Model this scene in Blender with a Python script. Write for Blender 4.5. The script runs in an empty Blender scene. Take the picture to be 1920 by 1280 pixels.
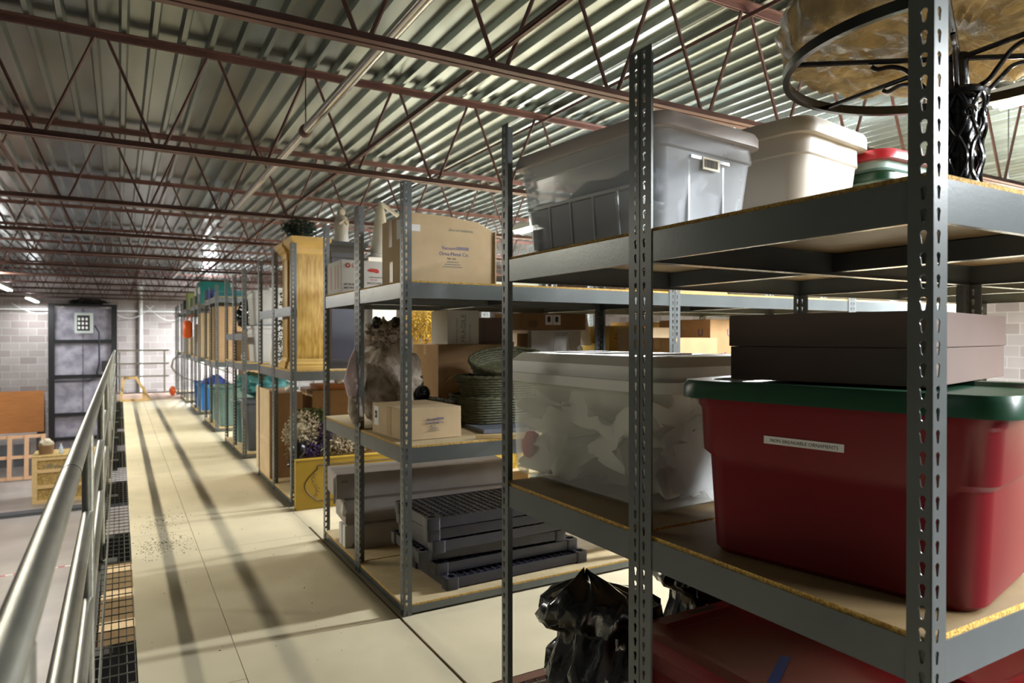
import bpy, bmesh, math, random
from mathutils import Vector, Matrix, geometry, noise
R = math.radians
rnd = random.Random(7)
SC = bpy.context.scene
COL = SC.collection

# ------------------------------------------------------------------ materials
def lin(c):
    def f(v):
        v /= 255.0
        return v / 12.92 if v <= .04045 else ((v + .055) / 1.055) ** 2.4
    return (f(c[0]), f(c[1]), f(c[2]), 1)

def mat(name, col, rough=.5, metal=0., var=.0, vs=6., stretch=(1, 1, 1), bump=0., bs=40., col2=None, thr=None,
        spec=.5, see=0., trans=0., coat=0., fac_see=None):
    m = bpy.data.materials.new(name); m.use_nodes = True
    nt = m.node_tree; N = nt.nodes; L = nt.links
    b = N['Principled BSDF']; out = N['Material Output']
    b.inputs['Base Color'].default_value = lin(col)
    b.inputs['Roughness'].default_value = rough
    b.inputs['Metallic'].default_value = metal
    b.inputs['Specular IOR Level'].default_value = spec
    b.inputs['Coat Weight'].default_value = coat
    b.inputs['Transmission Weight'].default_value = trans
    if var or col2 or bump:
        tc = N.new('ShaderNodeTexCoord'); mp = N.new('ShaderNodeMapping')
        mp.inputs['Scale'].default_value = stretch
        L.new(tc.outputs['Object'], mp.inputs['Vector'])
    if var or col2:
        nz = N.new('ShaderNodeTexNoise'); nz.inputs['Scale'].default_value = vs
        nz.inputs['Detail'].default_value = 5; L.new(mp.outputs[0], nz.inputs['Vector'])
        cr = N.new('ShaderNodeValToRGB'); e = cr.color_ramp.elements
        c = lin(col)
        if col2:
            e[0].color = lin(col2); e[1].color = c
        else:
            e[0].color = (c[0] * (1 - var), c[1] * (1 - var), c[2] * (1 - var), 1)
            e[1].color = (min(1, c[0] * (1 + var * .6)), min(1, c[1] * (1 + var * .6)), min(1, c[2] * (1 + var * .6)), 1)
        t = thr or (.32, .68)
        e[0].position, e[1].position = t
        L.new(nz.outputs['Fac'], cr.inputs[0]); L.new(cr.outputs[0], b.inputs['Base Color'])
    if bump:
        n2 = N.new('ShaderNodeTexNoise'); n2.inputs['Scale'].default_value = bs; n2.inputs['Detail'].default_value = 4
        L.new(mp.outputs[0], n2.inputs['Vector'])
        bp = N.new('ShaderNodeBump'); bp.inputs['Strength'].default_value = bump; bp.inputs['Distance'].default_value = .01
        L.new(n2.outputs['Fac'], bp.inputs['Height']); L.new(bp.outputs[0], b.inputs['Normal'])
    if see:
        tr = N.new('ShaderNodeBsdfTransparent'); mx = N.new('ShaderNodeMixShader')
        tr.inputs[0].default_value = (.97, .98, .97, 1)
        mx.inputs[0].default_value = see
        L.new(b.outputs[0], mx.inputs[1]); L.new(tr.outputs[0], mx.inputs[2]); L.new(mx.outputs[0], out.inputs[0])
    return m

def emis(name, col, s):
    m = bpy.data.materials.new(name); m.use_nodes = True
    b = m.node_tree.nodes['Principled BSDF']
    b.inputs['Base Color'].default_value = (.8, .8, .8, 1)
    b.inputs['Emission Color'].default_value = lin(col); b.inputs['Emission Strength'].default_value = s
    return m

m_post = mat('grey_powder_coat', (96, 100, 100), .34, .3, .10, 3, bump=.02, bs=200)
m_beam = mat('grey_beam_coat', (104, 109, 110), .27, .4, .12, 4, bump=.02, bs=150)
m_part = mat('particle_board', (166, 142, 100), .75, 0, .14, 90, col2=(120, 92, 48), thr=(.38, .62), bump=.25, bs=220)
m_edge = mat('particle_board_edge', (224, 186, 96), .8, 0, 0, 160, col2=(172, 128, 54), thr=(.38, .62), bump=.5, bs=260)
m_pface = mat('particle_board_face', (176, 158, 122), .7, 0, .1, 12, bump=.05, bs=200)
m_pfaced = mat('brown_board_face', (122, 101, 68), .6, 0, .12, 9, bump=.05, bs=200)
m_deck = mat('galvanised_deck', (132, 142, 140), .24, .75, 0, 1.6, stretch=(3, .6, 3), col2=(88, 92, 86), thr=(.25, .75), bump=.03, bs=14)
m_joist = mat('red_oxide_primer', (102, 72, 67), .5, .1, .25, 5, bump=.1, bs=60)
m_pipe = mat('galvanised_pipe', (214, 212, 206), .17, .9, .12, 9)
m_rail = mat('aluminium_rail', (168, 168, 158), .38, .8, .12, 14, stretch=(3, 1, 3), bump=.04, bs=90)
m_grate = mat('galvanised_wire', (120, 120, 108), .4, .7)
m_dark = mat('dark_steel', (46, 44, 44), .5, .4, .2, 8)
m_black = mat('black_steel', (30, 30, 32), .45, .3, .2, 8)
m_card = mat('cardboard', (176, 142, 102), .85, 0, .12, 7, bump=.06, bs=90)
m_cardp = mat('pale_cardboard', (196, 172, 136), .85, 0, .1, 7, bump=.06, bs=90)
m_cardd = mat('brown_cardboard', (140, 108, 72), .85, 0, .12, 6, bump=.06, bs=90)
m_cardw = mat('white_cardboard', (214, 212, 208), .75, 0, .05, 8)
m_cardg = mat('grey_cardboard', (160, 152, 148), .8, 0, .08, 8)
m_tape = mat('packing_tape', (190, 158, 116), .3, 0, .05, 20, spec=.6)
m_lab = mat('paper_label', (226, 224, 222), .6)
m_ink = mat('black_ink', (38, 38, 42), .6)
m_blue = mat('blue_ink', (52, 62, 128), .6)
m_redi = mat('red_ink', (196, 52, 48), .6)
m_greyi = mat('faded_ink', (120, 124, 118), .7)
m_clear = mat('clear_plastic', (236, 240, 246), .16, 0, .0, 9, spec=.7, see=.70, bump=.03, bs=30)
m_frost = mat('frosted_plastic', (240, 240, 234), .38, 0, .05, 3, spec=.5, see=.76, bump=.02, bs=20)
m_wlid = mat('white_translucent_lid', (232, 232, 226), .35, 0, .03, 5)
m_glid = mat('grey_lid_plastic', (200, 190, 186), .45, 0, .04, 5)
m_beige = mat('beige_plastic', (216, 208, 194), .42, 0, .03, 5)
m_red = mat('red_plastic', (104, 10, 18), .4, 0, .10, 5, bump=.02, bs=120, spec=.3)
m_redb = mat('bright_red_plastic', (186, 34, 46), .35, 0, .05, 5)
m_green = mat('green_plastic', (26, 66, 44), .34, 0, .08, 6)
m_lgreen = mat('pale_green_plastic', (170, 198, 186), .4, 0, .05, 5)
m_taupe = mat('taupe_cardboard', (108, 90, 82), .7, 0, .06, 5, bump=.03, bs=160)
m_bag = mat('black_plastic_film', (10, 9, 10), .16, 0, spec=.8, bump=.6, bs=9, coat=.3)
m_iron = mat('black_wrought_iron', (22, 22, 24), .22, .3, bump=.1, bs=60, spec=.7)
m_plush = mat('tan_plush', (196, 168, 112), .9, 0, .4, 14, bump=1., bs=34)
m_film = mat('crinkled_clear_film', (235, 238, 240), .06, 0, spec=1., see=.80, bump=1., bs=14)
def streaky(m, sc, stretch, lo, hi):
    nt = m.node_tree; N = nt.nodes; L = nt.links
    mx = [n for n in N if n.type == 'MIX_SHADER'][0]
    tc = N.new('ShaderNodeTexCoord'); mp = N.new('ShaderNodeMapping'); mp.inputs['Scale'].default_value = stretch; mp.inputs['Rotation'].default_value = (0, 0, .7)
    nz = N.new('ShaderNodeTexNoise'); nz.inputs['Scale'].default_value = sc; nz.inputs['Detail'].default_value = 6; nz.inputs['Distortion'].default_value = 1.2
    cr = N.new('ShaderNodeMapRange'); cr.inputs[1].default_value = .52; cr.inputs[2].default_value = .66; cr.inputs[3].default_value = hi; cr.inputs[4].default_value = lo
    L.new(tc.outputs['Object'], mp.inputs[0]); L.new(mp.outputs[0], nz.inputs['Vector']); L.new(nz.outputs['Fac'], cr.inputs[0]); L.new(cr.outputs[0], mx.inputs[0])
streaky(m_film, 4.5, (1, 2.6, 1), .25, .93)
m_bshelf = mat('black_moulded_plastic', (44, 44, 54), .34, 0, .15, 8, bump=.05, bs=60)
m_wick = mat('dark_green_wicker', (82, 82, 56), .6, 0, .4, 30, bump=.4, bs=80)
m_gold = mat('gold_marbled_paint', (202, 168, 92), .36, .1, 0, 9, stretch=(5, 5, .8), col2=(164, 124, 52), thr=(.35, .65), bump=.05, bs=30)
m_navy = mat('navy_paint', (44, 46, 62), .4, 0, .2, 4)
m_yel = mat('ochre_paint', (166, 136, 34), .5, 0, .1, 5)
m_yeld = mat('ochre_groove', (96, 74, 22), .6)
m_plaster = mat('white_plaster', (226, 222, 212), .6, 0, .12, 9, bump=.1, bs=30)
m_moss = mat('grey_fuzz', (200, 188, 174), 1., 0, 0, 18, col2=(150, 136, 120), thr=(.35, .6), bump=1., bs=60)
m_pink = mat('pink_cloth', (222, 198, 202), .85, 0, .12, 14, bump=.3, bs=30)
m_leaf = mat('dark_green_needles', (34, 58, 38), .7, 0, .4, 30)
m_yleaf = mat('golden_foliage', (186, 150, 34), .7, 0, .4, 30)
m_petw = mat('cream_petals', (196, 184, 158), .8, 0, .25, 30)
m_petp = mat('purple_petals', (74, 52, 108), .7, 0, .3, 30)
m_petd = mat('dry_brown_petals', (136, 112, 84), .85, 0, .3, 30)
m_cmu = None
m_wood = mat('pale_pine', (214, 182, 128), .7, 0, .15, 6, stretch=(1, 1, 8))
m_pink_w = mat('pallet_pine', (214, 170, 132), .7, 0, .12, 6, stretch=(1, 1, 8))
m_osb = mat('osb_panel', (188, 160, 98), .8, 0, 0, 26, col2=(142, 112, 58), thr=(.36, .64), bump=.2, bs=60)
m_ply = mat('plywood', (186, 120, 62), .65, 0, .12, 3, stretch=(1, 1, 5))
m_mesh = mat('silver_curtain', (160, 156, 166), .4, .2, 0, 2.0, stretch=(2.2, 1, 2.2), col2=(124, 120, 132), thr=(.36, .62))
m_blueb = mat('blue_plastic', (38, 124, 206), .4, 0, .05, 5)
m_dblue = mat('dark_blue_plastic', (34, 62, 140), .4, 0, .05, 5)
m_teal = mat('teal_plastic', (30, 120, 122), .35, 0, .1, 5)
m_tealf = mat('teal_film', (70, 128, 132), .25, 0, .25, 9, bump=.5, bs=12)
m_gtub = mat('light_grey_plastic', (190, 190, 190), .45, 0, .05, 5)
m_dtub = mat('dark_grey_plastic', (74, 78, 84), .42, 0, .08, 5)
m_oran = mat('orange_plastic', (214, 92, 34), .4, 0, .08, 5)
m_shade = mat('white_lampshade_cloth', (250, 248, 240), .8)
m_fix = mat('white_enamel', (226, 226, 222), .4)
m_tube = emis('lit_tube', (255, 250, 240), 14)
m_tubew = emis('lit_tube_warm', (255, 244, 226), 12)
m_cloth = mat('white_cloth_bundle', (246, 242, 234), .9, 0, .1, 6, bump=.3, bs=14)
m_gcloth = mat('blue_grey_cloth', (196, 200, 210), .9, 0, .25, 6, bump=.3, bs=14)
m_tapeb = mat('blue_masking_tape', (24, 52, 120), .6)

# ------------------------------------------------------------------ mesh builder
class MB:
    def __init__(s): s.v = []; s.f = []
    def add(s, vs, fs):
        o = len(s.v); s.v += [tuple(p) for p in vs]; s.f += [tuple(i + o for i in f) for f in fs]; return s
    def box(s, x0, y0, z0, x1, y1, z1, rot=0, piv=None):
        p = [(x, y, z) for z in (z0, z1) for x, y in ((x0, y0), (x1, y0), (x1, y1), (x0, y1))]
        if rot:
            cx, cy = piv or ((x0 + x1) / 2, (y0 + y1) / 2); c, q = math.cos(rot), math.sin(rot)
            p = [(cx + (x - cx) * c - (y - cy) * q, cy + (x - cx) * q + (y - cy) * c, z) for x, y, z in p]
        return s.add(p, [(0, 3, 2, 1), (4, 5, 6, 7), (0, 1, 5, 4), (1, 2, 6, 5), (2, 3, 7, 6), (3, 0, 4, 7)])
    def bar(s, a, b, w, h=None):
        h = h or w; a = Vector(a); b = Vector(b); d = (b - a).normalized()
        u = d.cross(Vector((0, 0, 1)))
        if u.length < 1e-3: u = Vector((1, 0, 0))
        u.normalize(); n = u.cross(d)
        p = [q + u * (i * w / 2) + n * (j * h / 2) for q in (a, b) for i, j in ((-1, -1), (1, -1), (1, 1), (-1, 1))]
        return s.add(p, [(0, 3, 2, 1), (4, 5, 6, 7), (0, 1, 5, 4), (1, 2, 6, 5), (2, 3, 7, 6), (3, 0, 4, 7)])
    def loft(s, rings, cap0=True, cap1=True, closed=False):
        n = len(rings[0]); vs = [p for r in rings for p in r]; fs = []
        m = len(rings)
        for i in range(m if closed else m - 1):
            a = i * n; b = ((i + 1) % m) * n
            for k in range(n): fs.append((a + k, a + (k + 1) % n, b + (k + 1) % n, b + k))
        if not closed:
            if cap0: fs.append(tuple(range(n - 1, -1, -1)))
            if cap1: fs.append(tuple((m - 1) * n + k for k in range(n)))
        return s.add(vs, fs)
    def tube(s, pts, r, n=8, closed=False):
        P = [Vector(p) for p in pts]; m = len(P); rings = []; u = None
        for i, p in enumerate(P):
            if closed: t = P[(i + 1) % m] - P[i - 1]
            else: t = P[min(i + 1, m - 1)] - P[max(i - 1, 0)]
            t.normalize()
            if u is None:
                u = t.orthogonal().normalized()
            else:
                u = (u - t * u.dot(t))
                if u.length < 1e-5: u = t.orthogonal()
                u.normalize()
            w = t.cross(u); rr = r[i] if isinstance(r, (list, tuple)) else r
            rings.append([p + (u * math.cos(a) + w * math.sin(a)) * rr for a in (2 * math.pi * k / n for k in range(n))])
        return s.loft(rings, closed=closed)
    def lathe(s, prof, n=24, c=(0, 0, 0), sx=1, sy=1, cap=True):
        rings = [[(c[0] + r * sx * math.cos(a), c[1] + r * sy * math.sin(a), c[2] + z) for a in (2 * math.pi * k / n for k in range(n))] for r, z in prof]
        return s.loft(rings, cap, cap)
    def blob(s, c, rx, ry, rz, amp=.1, fr=2., n=18, seed=0, fn=None, lim=None):
        rings = []
        for i in range(1, n):
            th = math.pi * i / n
            ring = []
            for k in range(2 * n):
                a = math.pi * k / n
                d = Vector((math.sin(th) * math.cos(a), math.sin(th) * math.sin(a), math.cos(th)))
                q = 1 + amp * noise.noise(d * fr + Vector((seed, seed * .7, 0))) + amp * .5 * noise.noise(d * fr * 2.7 + Vector((seed, 3, 1)))
                if fn: q *= fn(d)
                p = (c[0] + d.x * rx * q, c[1] + d.y * ry * q, c[2] + d.z * rz * q)
                if lim: p = tuple(max(l_, min(h_, v_)) for v_, (l_, h_) in zip(p, lim))
                ring.append(p)
            rings.append(ring)
        return s.loft(rings)
    def bits(s, c, rad, n, size, rng=None, shell=.3, k=5):
        """small petals scattered in an ellipsoid"""
        g = rng or rnd
        for _ in range(n):
            d = Vector((g.gauss(0, 1), g.gauss(0, 1), g.gauss(0, 1))).normalized()
            q = shell + (1 - shell) * g.random() ** .5
            p = Vector((c[0] + d.x * rad[0] * q, c[1] + d.y * rad[1] * q, c[2] + d.z * rad[2] * q))
            u = Vector((g.gauss(0, 1), g.gauss(0, 1), g.gauss(0, 1))).normalized(); w = u.orthogonal().normalized()
            z = size * (.6 + .8 * g.random())
            a = p + u * z; b = p + w * z * .45 + u * z * .4; e = p - w * z * .45 + u * z * .4; f = p + u.cross(w) * z * .3 + u * z * .5
            s.add([p, b, a, e, f], [(0, 1, 4), (1, 2, 4), (2, 3, 4), (3, 0, 4)])
        return s
    def build(s, name, m, parent=None, loc=(0, 0, 0), rotz=0, smooth=0, bevel=0, rot=None):
        me = bpy.data.meshes.new(name); me.from_pydata(s.v, [], s.f)
        bm = bmesh.new(); bm.from_mesh(me)
        bmesh.ops.recalc_face_normals(bm, faces=bm.faces)
        bm.to_mesh(me); bm.free()
        if smooth:
            for p in me.polygons: p.use_smooth = True
            me.set_sharp_from_angle(angle=R(smooth))
        return link(name, me, m, parent, loc, rotz, bevel, rot)

def link(name, me, m, parent=None, loc=(0, 0, 0), rotz=0, bevel=0, rot=None):
    if not me.materials and m: me.materials.append(m)
    o = bpy.data.objects.new(name, me); COL.objects.link(o)
    if parent: o.parent = parent
    o.location = loc; o.rotation_euler = rot or (0, 0, rotz)
    if bevel:
        b = o.modifiers.new('b', 'BEVEL'); b.width = bevel; b.segments = 2; b.limit_method = 'ANGLE'; b.angle_limit = R(40)
    return o

def tag(o, label=None, cat=None, group=None, kind=None):
    if label: o['label'] = label
    if cat: o['category'] = cat
    if group: o['group'] = group
    if kind: o['kind'] = kind
    return o

def thing(name, label, cat, loc=(0, 0, 0), rotz=0, group=None, rot=None):
    o = bpy.data.objects.new(name, None); COL.objects.link(o)
    o.empty_display_size = .05
    o.location = loc; o.rotation_euler = rot or (0, 0, rotz)
    return tag(o, label, cat, group)

def rrect(cx, cy, hx, hy, r, z, n=5):
    out = []
    for sx, sy, a0 in ((1, 1, 0), (-1, 1, 90), (-1, -1, 180), (1, -1, 270)):
        for k in range(n + 1):
            a = R(a0 + 90 * k / n)
            out.append((cx + sx * (hx - r) + r * math.cos(a), cy + sy * (hy - r) + r * math.sin(a), z))
    return out

def text(s, size, m, parent, loc, rot, name='lettering', ext=.0004, align='LEFT', sx=1.):
    cu = bpy.data.curves.new('tmp', 'FONT'); cu.body = s; cu.size = size; cu.extrude = ext; cu.align_x = align
    cu.resolution_u = 2
    o = bpy.data.objects.new('tmp', cu); COL.objects.link(o)
    bpy.context.view_layer.update()
    me = bpy.data.meshes.new_from_object(o.evaluated_get(bpy.context.evaluated_depsgraph_get()))
    bpy.data.objects.remove(o)
    me.materials.clear()
    if sx != 1:
        for v in me.vertices: v.co.x *= sx
    return link(name, me, m, parent, loc, rot=rot)

def smooth_path(P, k=6):
    P = [Vector(p) for p in P]; out = []
    for i in range(len(P) - 1):
        a = P[max(i - 1, 0)]; b = P[i]; c = P[i + 1]; d = P[min(i + 2, len(P) - 1)]
        for j in range(k):
            t = j / k
            out.append(.5 * ((2 * b) + (c - a) * t + (2 * a - 5 * b + 4 * c - d) * t * t + (3 * b - a - 3 * c + d) * t ** 3))
    return out + [P[-1]]

FRONT = (R(90), 0, 0)        # reads from -y
LEFTF = (R(90), 0, R(-90))   # reads from -x
# ------------------------------------------------------------------ structure
ZD = 1.37 + 1.76            # deck underside above the mezzanine floor
ZG = -2.45                  # ground floor
WY = 23.5                   # far wall
def struct(o): o['kind'] = 'structure'; return o

# corrugated roof deck
def deck():
    b = MB(); xs = []; x = -16.; p = .154; h = .038
    while x < 14:
        xs += [(x, 0), (x + .026, 0), (x + .040, h), (x + .140, h)]
        x += p
    y0, y1 = -14., WY
    for i in range(len(xs) - 1):
        (a, za), (c, zc) = xs[i], xs[i + 1]
        b.add([(a, y0, ZD + za), (c, y0, ZD + zc), (c, y1, ZD + zc), (a, y1, ZD + za)], [(0, 1, 2, 3)])
    b.box(-16, y0, ZD + h + .005, 14, y1, ZD + .15)
    return struct(b.build('ceiling', m_deck))
deck()

# concrete-block walls
def cmu(name, swap):
    m = bpy.data.materials.new(name); m.use_nodes = True; nt = m.node_tree; N = nt.nodes; L = nt.links
    b = N['Principled BSDF']; b.inputs['Roughness'].default_value = .85
    tc = N.new('ShaderNodeTexCoord'); sp = N.new('ShaderNodeSeparateXYZ'); cb = N.new('ShaderNodeCombineXYZ')
    L.new(tc.outputs['Object'], sp.inputs[0]); L.new(sp.outputs['Y' if swap else 'X'], cb.inputs[0]); L.new(sp.outputs['Z'], cb.inputs[1])
    br = N.new('ShaderNodeTexBrick'); L.new(cb.outputs[0], br.inputs['Vector'])
    br.inputs['Scale'].default_value = 1; br.inputs['Brick Width'].default_value = .405; br.inputs['Row Height'].default_value = .203
    br.inputs['Mortar Size'].default_value = .008; br.inputs['Mortar Smooth'].default_value = .3
    br.inputs['Color1'].default_value = lin((182, 172, 168)); br.inputs['Color2'].default_value = lin((146, 132, 128))
    br.inputs['Mortar'].default_value = lin((206, 202, 198)); br.inputs['Bias'].default_value = -.35
    nz = N.new('ShaderNodeTexNoise'); nz.inputs['Scale'].default_value = 1.5; L.new(tc.outputs['Object'], nz.inputs['Vector'])
    mx = N.new('ShaderNodeMixRGB'); mx.blend_type = 'MULTIPLY'; mx.inputs[0].default_value = .35
    L.new(br.outputs['Color'], mx.inputs[1]); L.new(nz.outputs['Fac'], mx.inputs[2]); L.new(mx.outputs[0], b.inputs['Base Color'])
    bp = N.new('ShaderNodeBump'); bp.inputs['Strength'].default_value = .5; bp.inputs['Distance'].default_value = .01
    L.new(br.outputs['Fac'], bp.inputs['Height']); bp.invert = True; L.new(bp.outputs[0], b.inputs['Normal'])
    return m
struct(MB().box(-16, WY, ZG, 14, WY + .2, ZD + .15).build('wall_far', cmu('block_wall', False)))
struct(MB().box(-16.2, -14, ZG, -16, WY + .2, ZD + .15).build('wall_left', cmu('block_wall_side', True)))
struct(MB().box(14, -14, ZG, 14.2, WY + .2, ZD + .15).build('wall_right', cmu('block_wall_right', True)))
struct(MB().box(-16.2, -14.2, ZG, 14.2, -14, ZD + .15).build('wall_near', cmu('block_wall_near', False)))
m_conc = mat('ground_concrete', (150, 142, 136), .35, 0, .2, 1.2, bump=.05, bs=20)
struct(MB().box(-16.2, -14, ZG - .2, 14.2, WY, ZG).build('floor', m_conc))

# mezzanine decking: melamine-faced particle board sheets laid edge to edge
m_floor = mat('cream_deck_board', (212, 200, 170), .5, 0, .10, 2.2, bump=.03, bs=90)
m_floorp = mat('pinkish_deck_board', (190, 158, 138), .6, 0, .1, 2.2)
def sheets(name, rects, m, h=.018):
    b = MB()
    for x0, y0, x1, y1 in rects: b.box(x0 + .0015, y0 + .0015, -h, x1 - .0015, y1 - .0015, 0)
    return struct(b.build(name, m))
rects = []
ys = [-3.2, -.75, 1.7, 2.9, 5.34, 7.78, 10.2, 12.65, 15.1, 16.85]
for i in range(len(ys) - 1):
    xo = .44
    rects.append((.06, ys[i], xo, ys[i + 1]))
    rects.append((xo, ys[i] - (.55 if 0 < i else 0), 1.178, ys[i + 1] - (.55 if i < len(ys) - 2 else 0)))
sheets('floor', rects, m_floor)
rr = [(1.19, 2.38, 3.6, 5.0), (3.6, 2.38, 6.1, 5.0), (6.1, 2.38, 10, 5.0)]
y = 5.0
while y < 16.8:
    y2 = min(16.85, y + 2.44)
    rr += [(1.178, y, 3.6, y2), (3.6, y, 6.1, y2), (6.1, y, 10, y2)]; y = y2
sheets('floor', rr, m_floor)
sheets('floor', [(-.06, 16.9, 4, 18.95)], m_floorp)
struct(MB().box(-.06, 16.86, -.03, 4, 16.9, -.004).build('trim_1', m_dark))
struct(MB().box(1.18, 2.33, -.05, 10, 2.378, -.001).build('trim_2', mat('brown_edge_board', (96, 62, 40), .7, 0, .2, 9)))
struct(MB().box(1.1782, 1.9, -.03, 1.1898, 5.0, -.006).build('trim_3', mat('seam_edge', (120, 84, 46), .7, 0, .2, 9)))
struct(MB().box(-.14, -3.2, -.26, -.105, 18.95, -.05).build('trim_4', m_dark))
b = MB()
for k in range(12): b.box(-.105, -2.6 + k * 2.05, -.24, 10, -2.5 + k * 2.05, -.05)
struct(b.build('trim_5', m_dark))

def grating(x0, y0, x1, y1, px, py, label):
    b = MB(); x = x0; t = .0022
    while x <= x1: b.box(x - t, y0, -.012, x + t, y1, -.006); x += px
    y = y0
    while y <= y1: b.box(x0, y - t, -.006, x1, y + t, -.0015); y += py
    return tag(b.build('wire_floor_grating', m_grate), label, 'grating')
grating(-.10, -.5, .055, 18.9, .031, .1, 'long narrow strip of wire floor grating beside the aluminium railing')
grating(1.2, .2, 7.6, 2.33, .05, .1, 'wire floor grating under the nearest shelving, behind the black bag')

# dirt scattered on the walkway
b = MB(); g = random.Random(3)
for _ in range(520):
    x = g.gauss(.24, .09); y = g.gauss(*((5.6, .12) if g.random() < .3 else (4.95, .13))) + x * .3
    if x < .07: continue
    q = .001 + .003 * g.random() ** 3; a = g.random() * 3
    b.box(x - q, y - q * .6, 0.0002, x + q, y + q * .6, .0022, rot=a)
for _ in range(120):
    x = .07 + 1.05 * g.random(); y = 2.2 + 7 * g.random(); q = .001 + .003 * g.random() ** 3
    b.box(x - q, y - q * .6, 0.0002, x + q, y + q * .6, .0022, rot=g.random() * 3)
tag(b.build('floor_dirt', mat('dark_dirt', (70, 54, 34), .9)), 'dark dirt crumbs scattered over the cream walkway boards', 'dirt', kind='stuff')

# ------------------------------------------------------------------ roof joists
ZB = 1.37 + 1.15; ZT = 1.37 + 1.72
def joist_meshes():
    tc, bc, wb = MB(), MB(), MB()
    x0, x1 = -12.9, 14
    for s in (-1, 1):
        tc.box(x0, s * .006 if s > 0 else -.045, ZT + .034, x1, .045 if s > 0 else -.006, ZT + .04)
        tc.box(x0, .006 if s > 0 else -.010, ZT, x1, .010 if s > 0 else -.006, ZT + .034)
        bc.box(x0, .006 if s > 0 else -.038, ZB - .034, x1, .038 if s > 0 else -.006, ZB - .030)
        bc.box(x0, .006 if s > 0 else -.010, ZB - .030, x1, .010 if s > 0 else -.006, ZB + .004)
    x = -12.88; pts = []
    p = .595
    while x < 13.8:
        wb.tube([(x + .022, 0, ZB - .02), (x + p / 2 - .022, 0, ZT + .03)], .0095, 6)
        wb.tube([(x + p / 2 + .022, 0, ZT + .03), (x + p - .022, 0, ZB - .02)], .0095, 6)
        x += p
    out = []
    for nm, q in (('top_chord', tc), ('bottom_chord', bc), ('web', wb)):
        o = q.build(nm, m_joist); out.append((nm, o.data)); bpy.data.objects.remove(o)
    return out
jm = joist_meshes()
jl = ['rust-brown steel roof joist closest overhead, crossing above the near racks',
      'rust-brown roof joist whose lower chord crosses just behind the tall double post',
      'rust-brown roof joist passing over the large brown carton',
      'rust-brown roof joist passing over the gold pedestals']
for k in range(12):
    y = .46 + 2.07 * k - (0 if k < 1 else .0)
    j = thing('roof_joist', jl[k] if k < 4 else 'rust-brown open-web roof joist, one of the distant run toward the block wall', 'roof joist', (0, y, 0), group='open-web roof joists')
    for nm, me in jm: link(nm, me, m_joist, j)

def pipe_run(x, z, y0, y1, r, name, label, mm, coup=()):
    t = thing(name, label, 'pipe', (x, y0, z))
    MB().tube([(0, 0, 0), (0, y1 - y0, 0)], r, 14).build('pipe_run', mm, t, smooth=40)
    for c in coup:
        MB().tube([(0, c - y0 - .04, 0), (0, c - y0 - .03, 0), (0, c - y0 + .03, 0), (0, c - y0 + .04, 0)], [r + .002, r + .01, r + .01, r + .002], 14).build('coupling', m_joist, t, smooth=40)
        MB().bar((0, c - y0, r), (0, c - y0, ZD - z), .006).build('hanger', m_dark, t)
    return t
pipe_run(1.06, 1.37 + 1.35, -3.5, 23.4, .030, 'sprinkler_pipe', 'galvanised sprinkler pipe running the length of the roof', m_pipe, (4.55, 8.9, 13.2, 17.5))
for x, z, lab in ((1.36, ZB + .02, 'rust-brown bridging angle running above the racks beside the sprinkler pipe'),
                  (-.62, ZB + .02, 'rust-brown bridging angle running above the aluminium railing')):
    q = MB().box(-.011, 0, 0, .011, 26.8, .003).box(-.011, 0, 0, -.008, 26.8, .022)
    tag(q.build('bridging_angle', m_joist, loc=(x, -3.4, z)), lab, 'bridging')
for x, lab in ((2.9, 'rust-brown upper bridging angle crossing under the roof deck behind the clear tote'),):
    q = MB().box(-.011, 0, 0, .011, 26.8, .003).box(-.011, 0, -.02, -.008, 26.8, 0)
    tag(q.build('bridging_angle', m_joist, loc=(x, -3.4, ZT - .01)), lab, 'bridging')

# ------------------------------------------------------------------ fluorescent fittings
def lamp(x, y, z, label, length=2.4, power=60, warm=False, up=.35, group='fluorescent strip lights', along=0):
    t = thing('fluorescent_strip_light', label, 'light', (x, y, z), R(along), group=group)
    h = length / 2
    MB().loft([[( -.06, q, 0), (.06, q, 0), (.035, q, .06), (-.035, q, .06)] for q in (-h, h)]).build('housing', m_fix, t)
    for s in (-1, 1):
        MB().tube([(s * .03, -h + .03, -.016), (s * .03, h - .03, -.016)], .013, 8).build('tube', m_tubew if warm else m_tube, t)
    for s in (-1, 1):
        MB().bar((0, s * h * .8, .06), (0, s * h * .8, ZD - z + .02), .005).build('hanger', m_dark, t)
    l = bpy.data.lights.new('strip_glow', 'AREA'); l.shape = 'RECTANGLE'; l.size = .10; l.size_y = length - .1
    l.energy = power; l.color = (1, .94, .78) if warm else (.93, .97, 1.); l.spread = R(178)
    o = bpy.data.objects.new('strip_glow', l); COL.objects.link(o); o.parent = t; o.location = (0, 0, -.034)
    if up:
        u = l.copy(); u.energy = power * up; o2 = bpy.data.objects.new('strip_glow_up', u); COL.objects.link(o2); o2.parent = t
        o2.location = (0, 0, .064); o2.rotation_euler = (math.pi, 0, 0)
    return t
# ------------------------------------------------------------------ boltless shelving
PITCH = .0381
def keyhole_cell(w, off, flip):
    hole = []
    for k in range(9):
        a = R(-40 + 260 * k / 8)
        hole.append((off + .0062 * math.cos(a), .0050 + .0062 * math.sin(a)))
    hole += [(off - .0032, -.011), (off - .0012, -.0130), (off + .0012, -.0130), (off + .0032, -.011)]
    h = PITCH / 2
    outer = [(0, -h), (w, -h), (w, h), (0, h)]
    tri = geometry.tessellate_polygon([[Vector((a, b, 0)) for a, b in outer], [Vector((a, b, 0)) for a, b in reversed(hole)]])
    pts = outer + list(reversed(hole))
    return pts, [tuple(t) for t in tri], len(outer)

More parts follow.
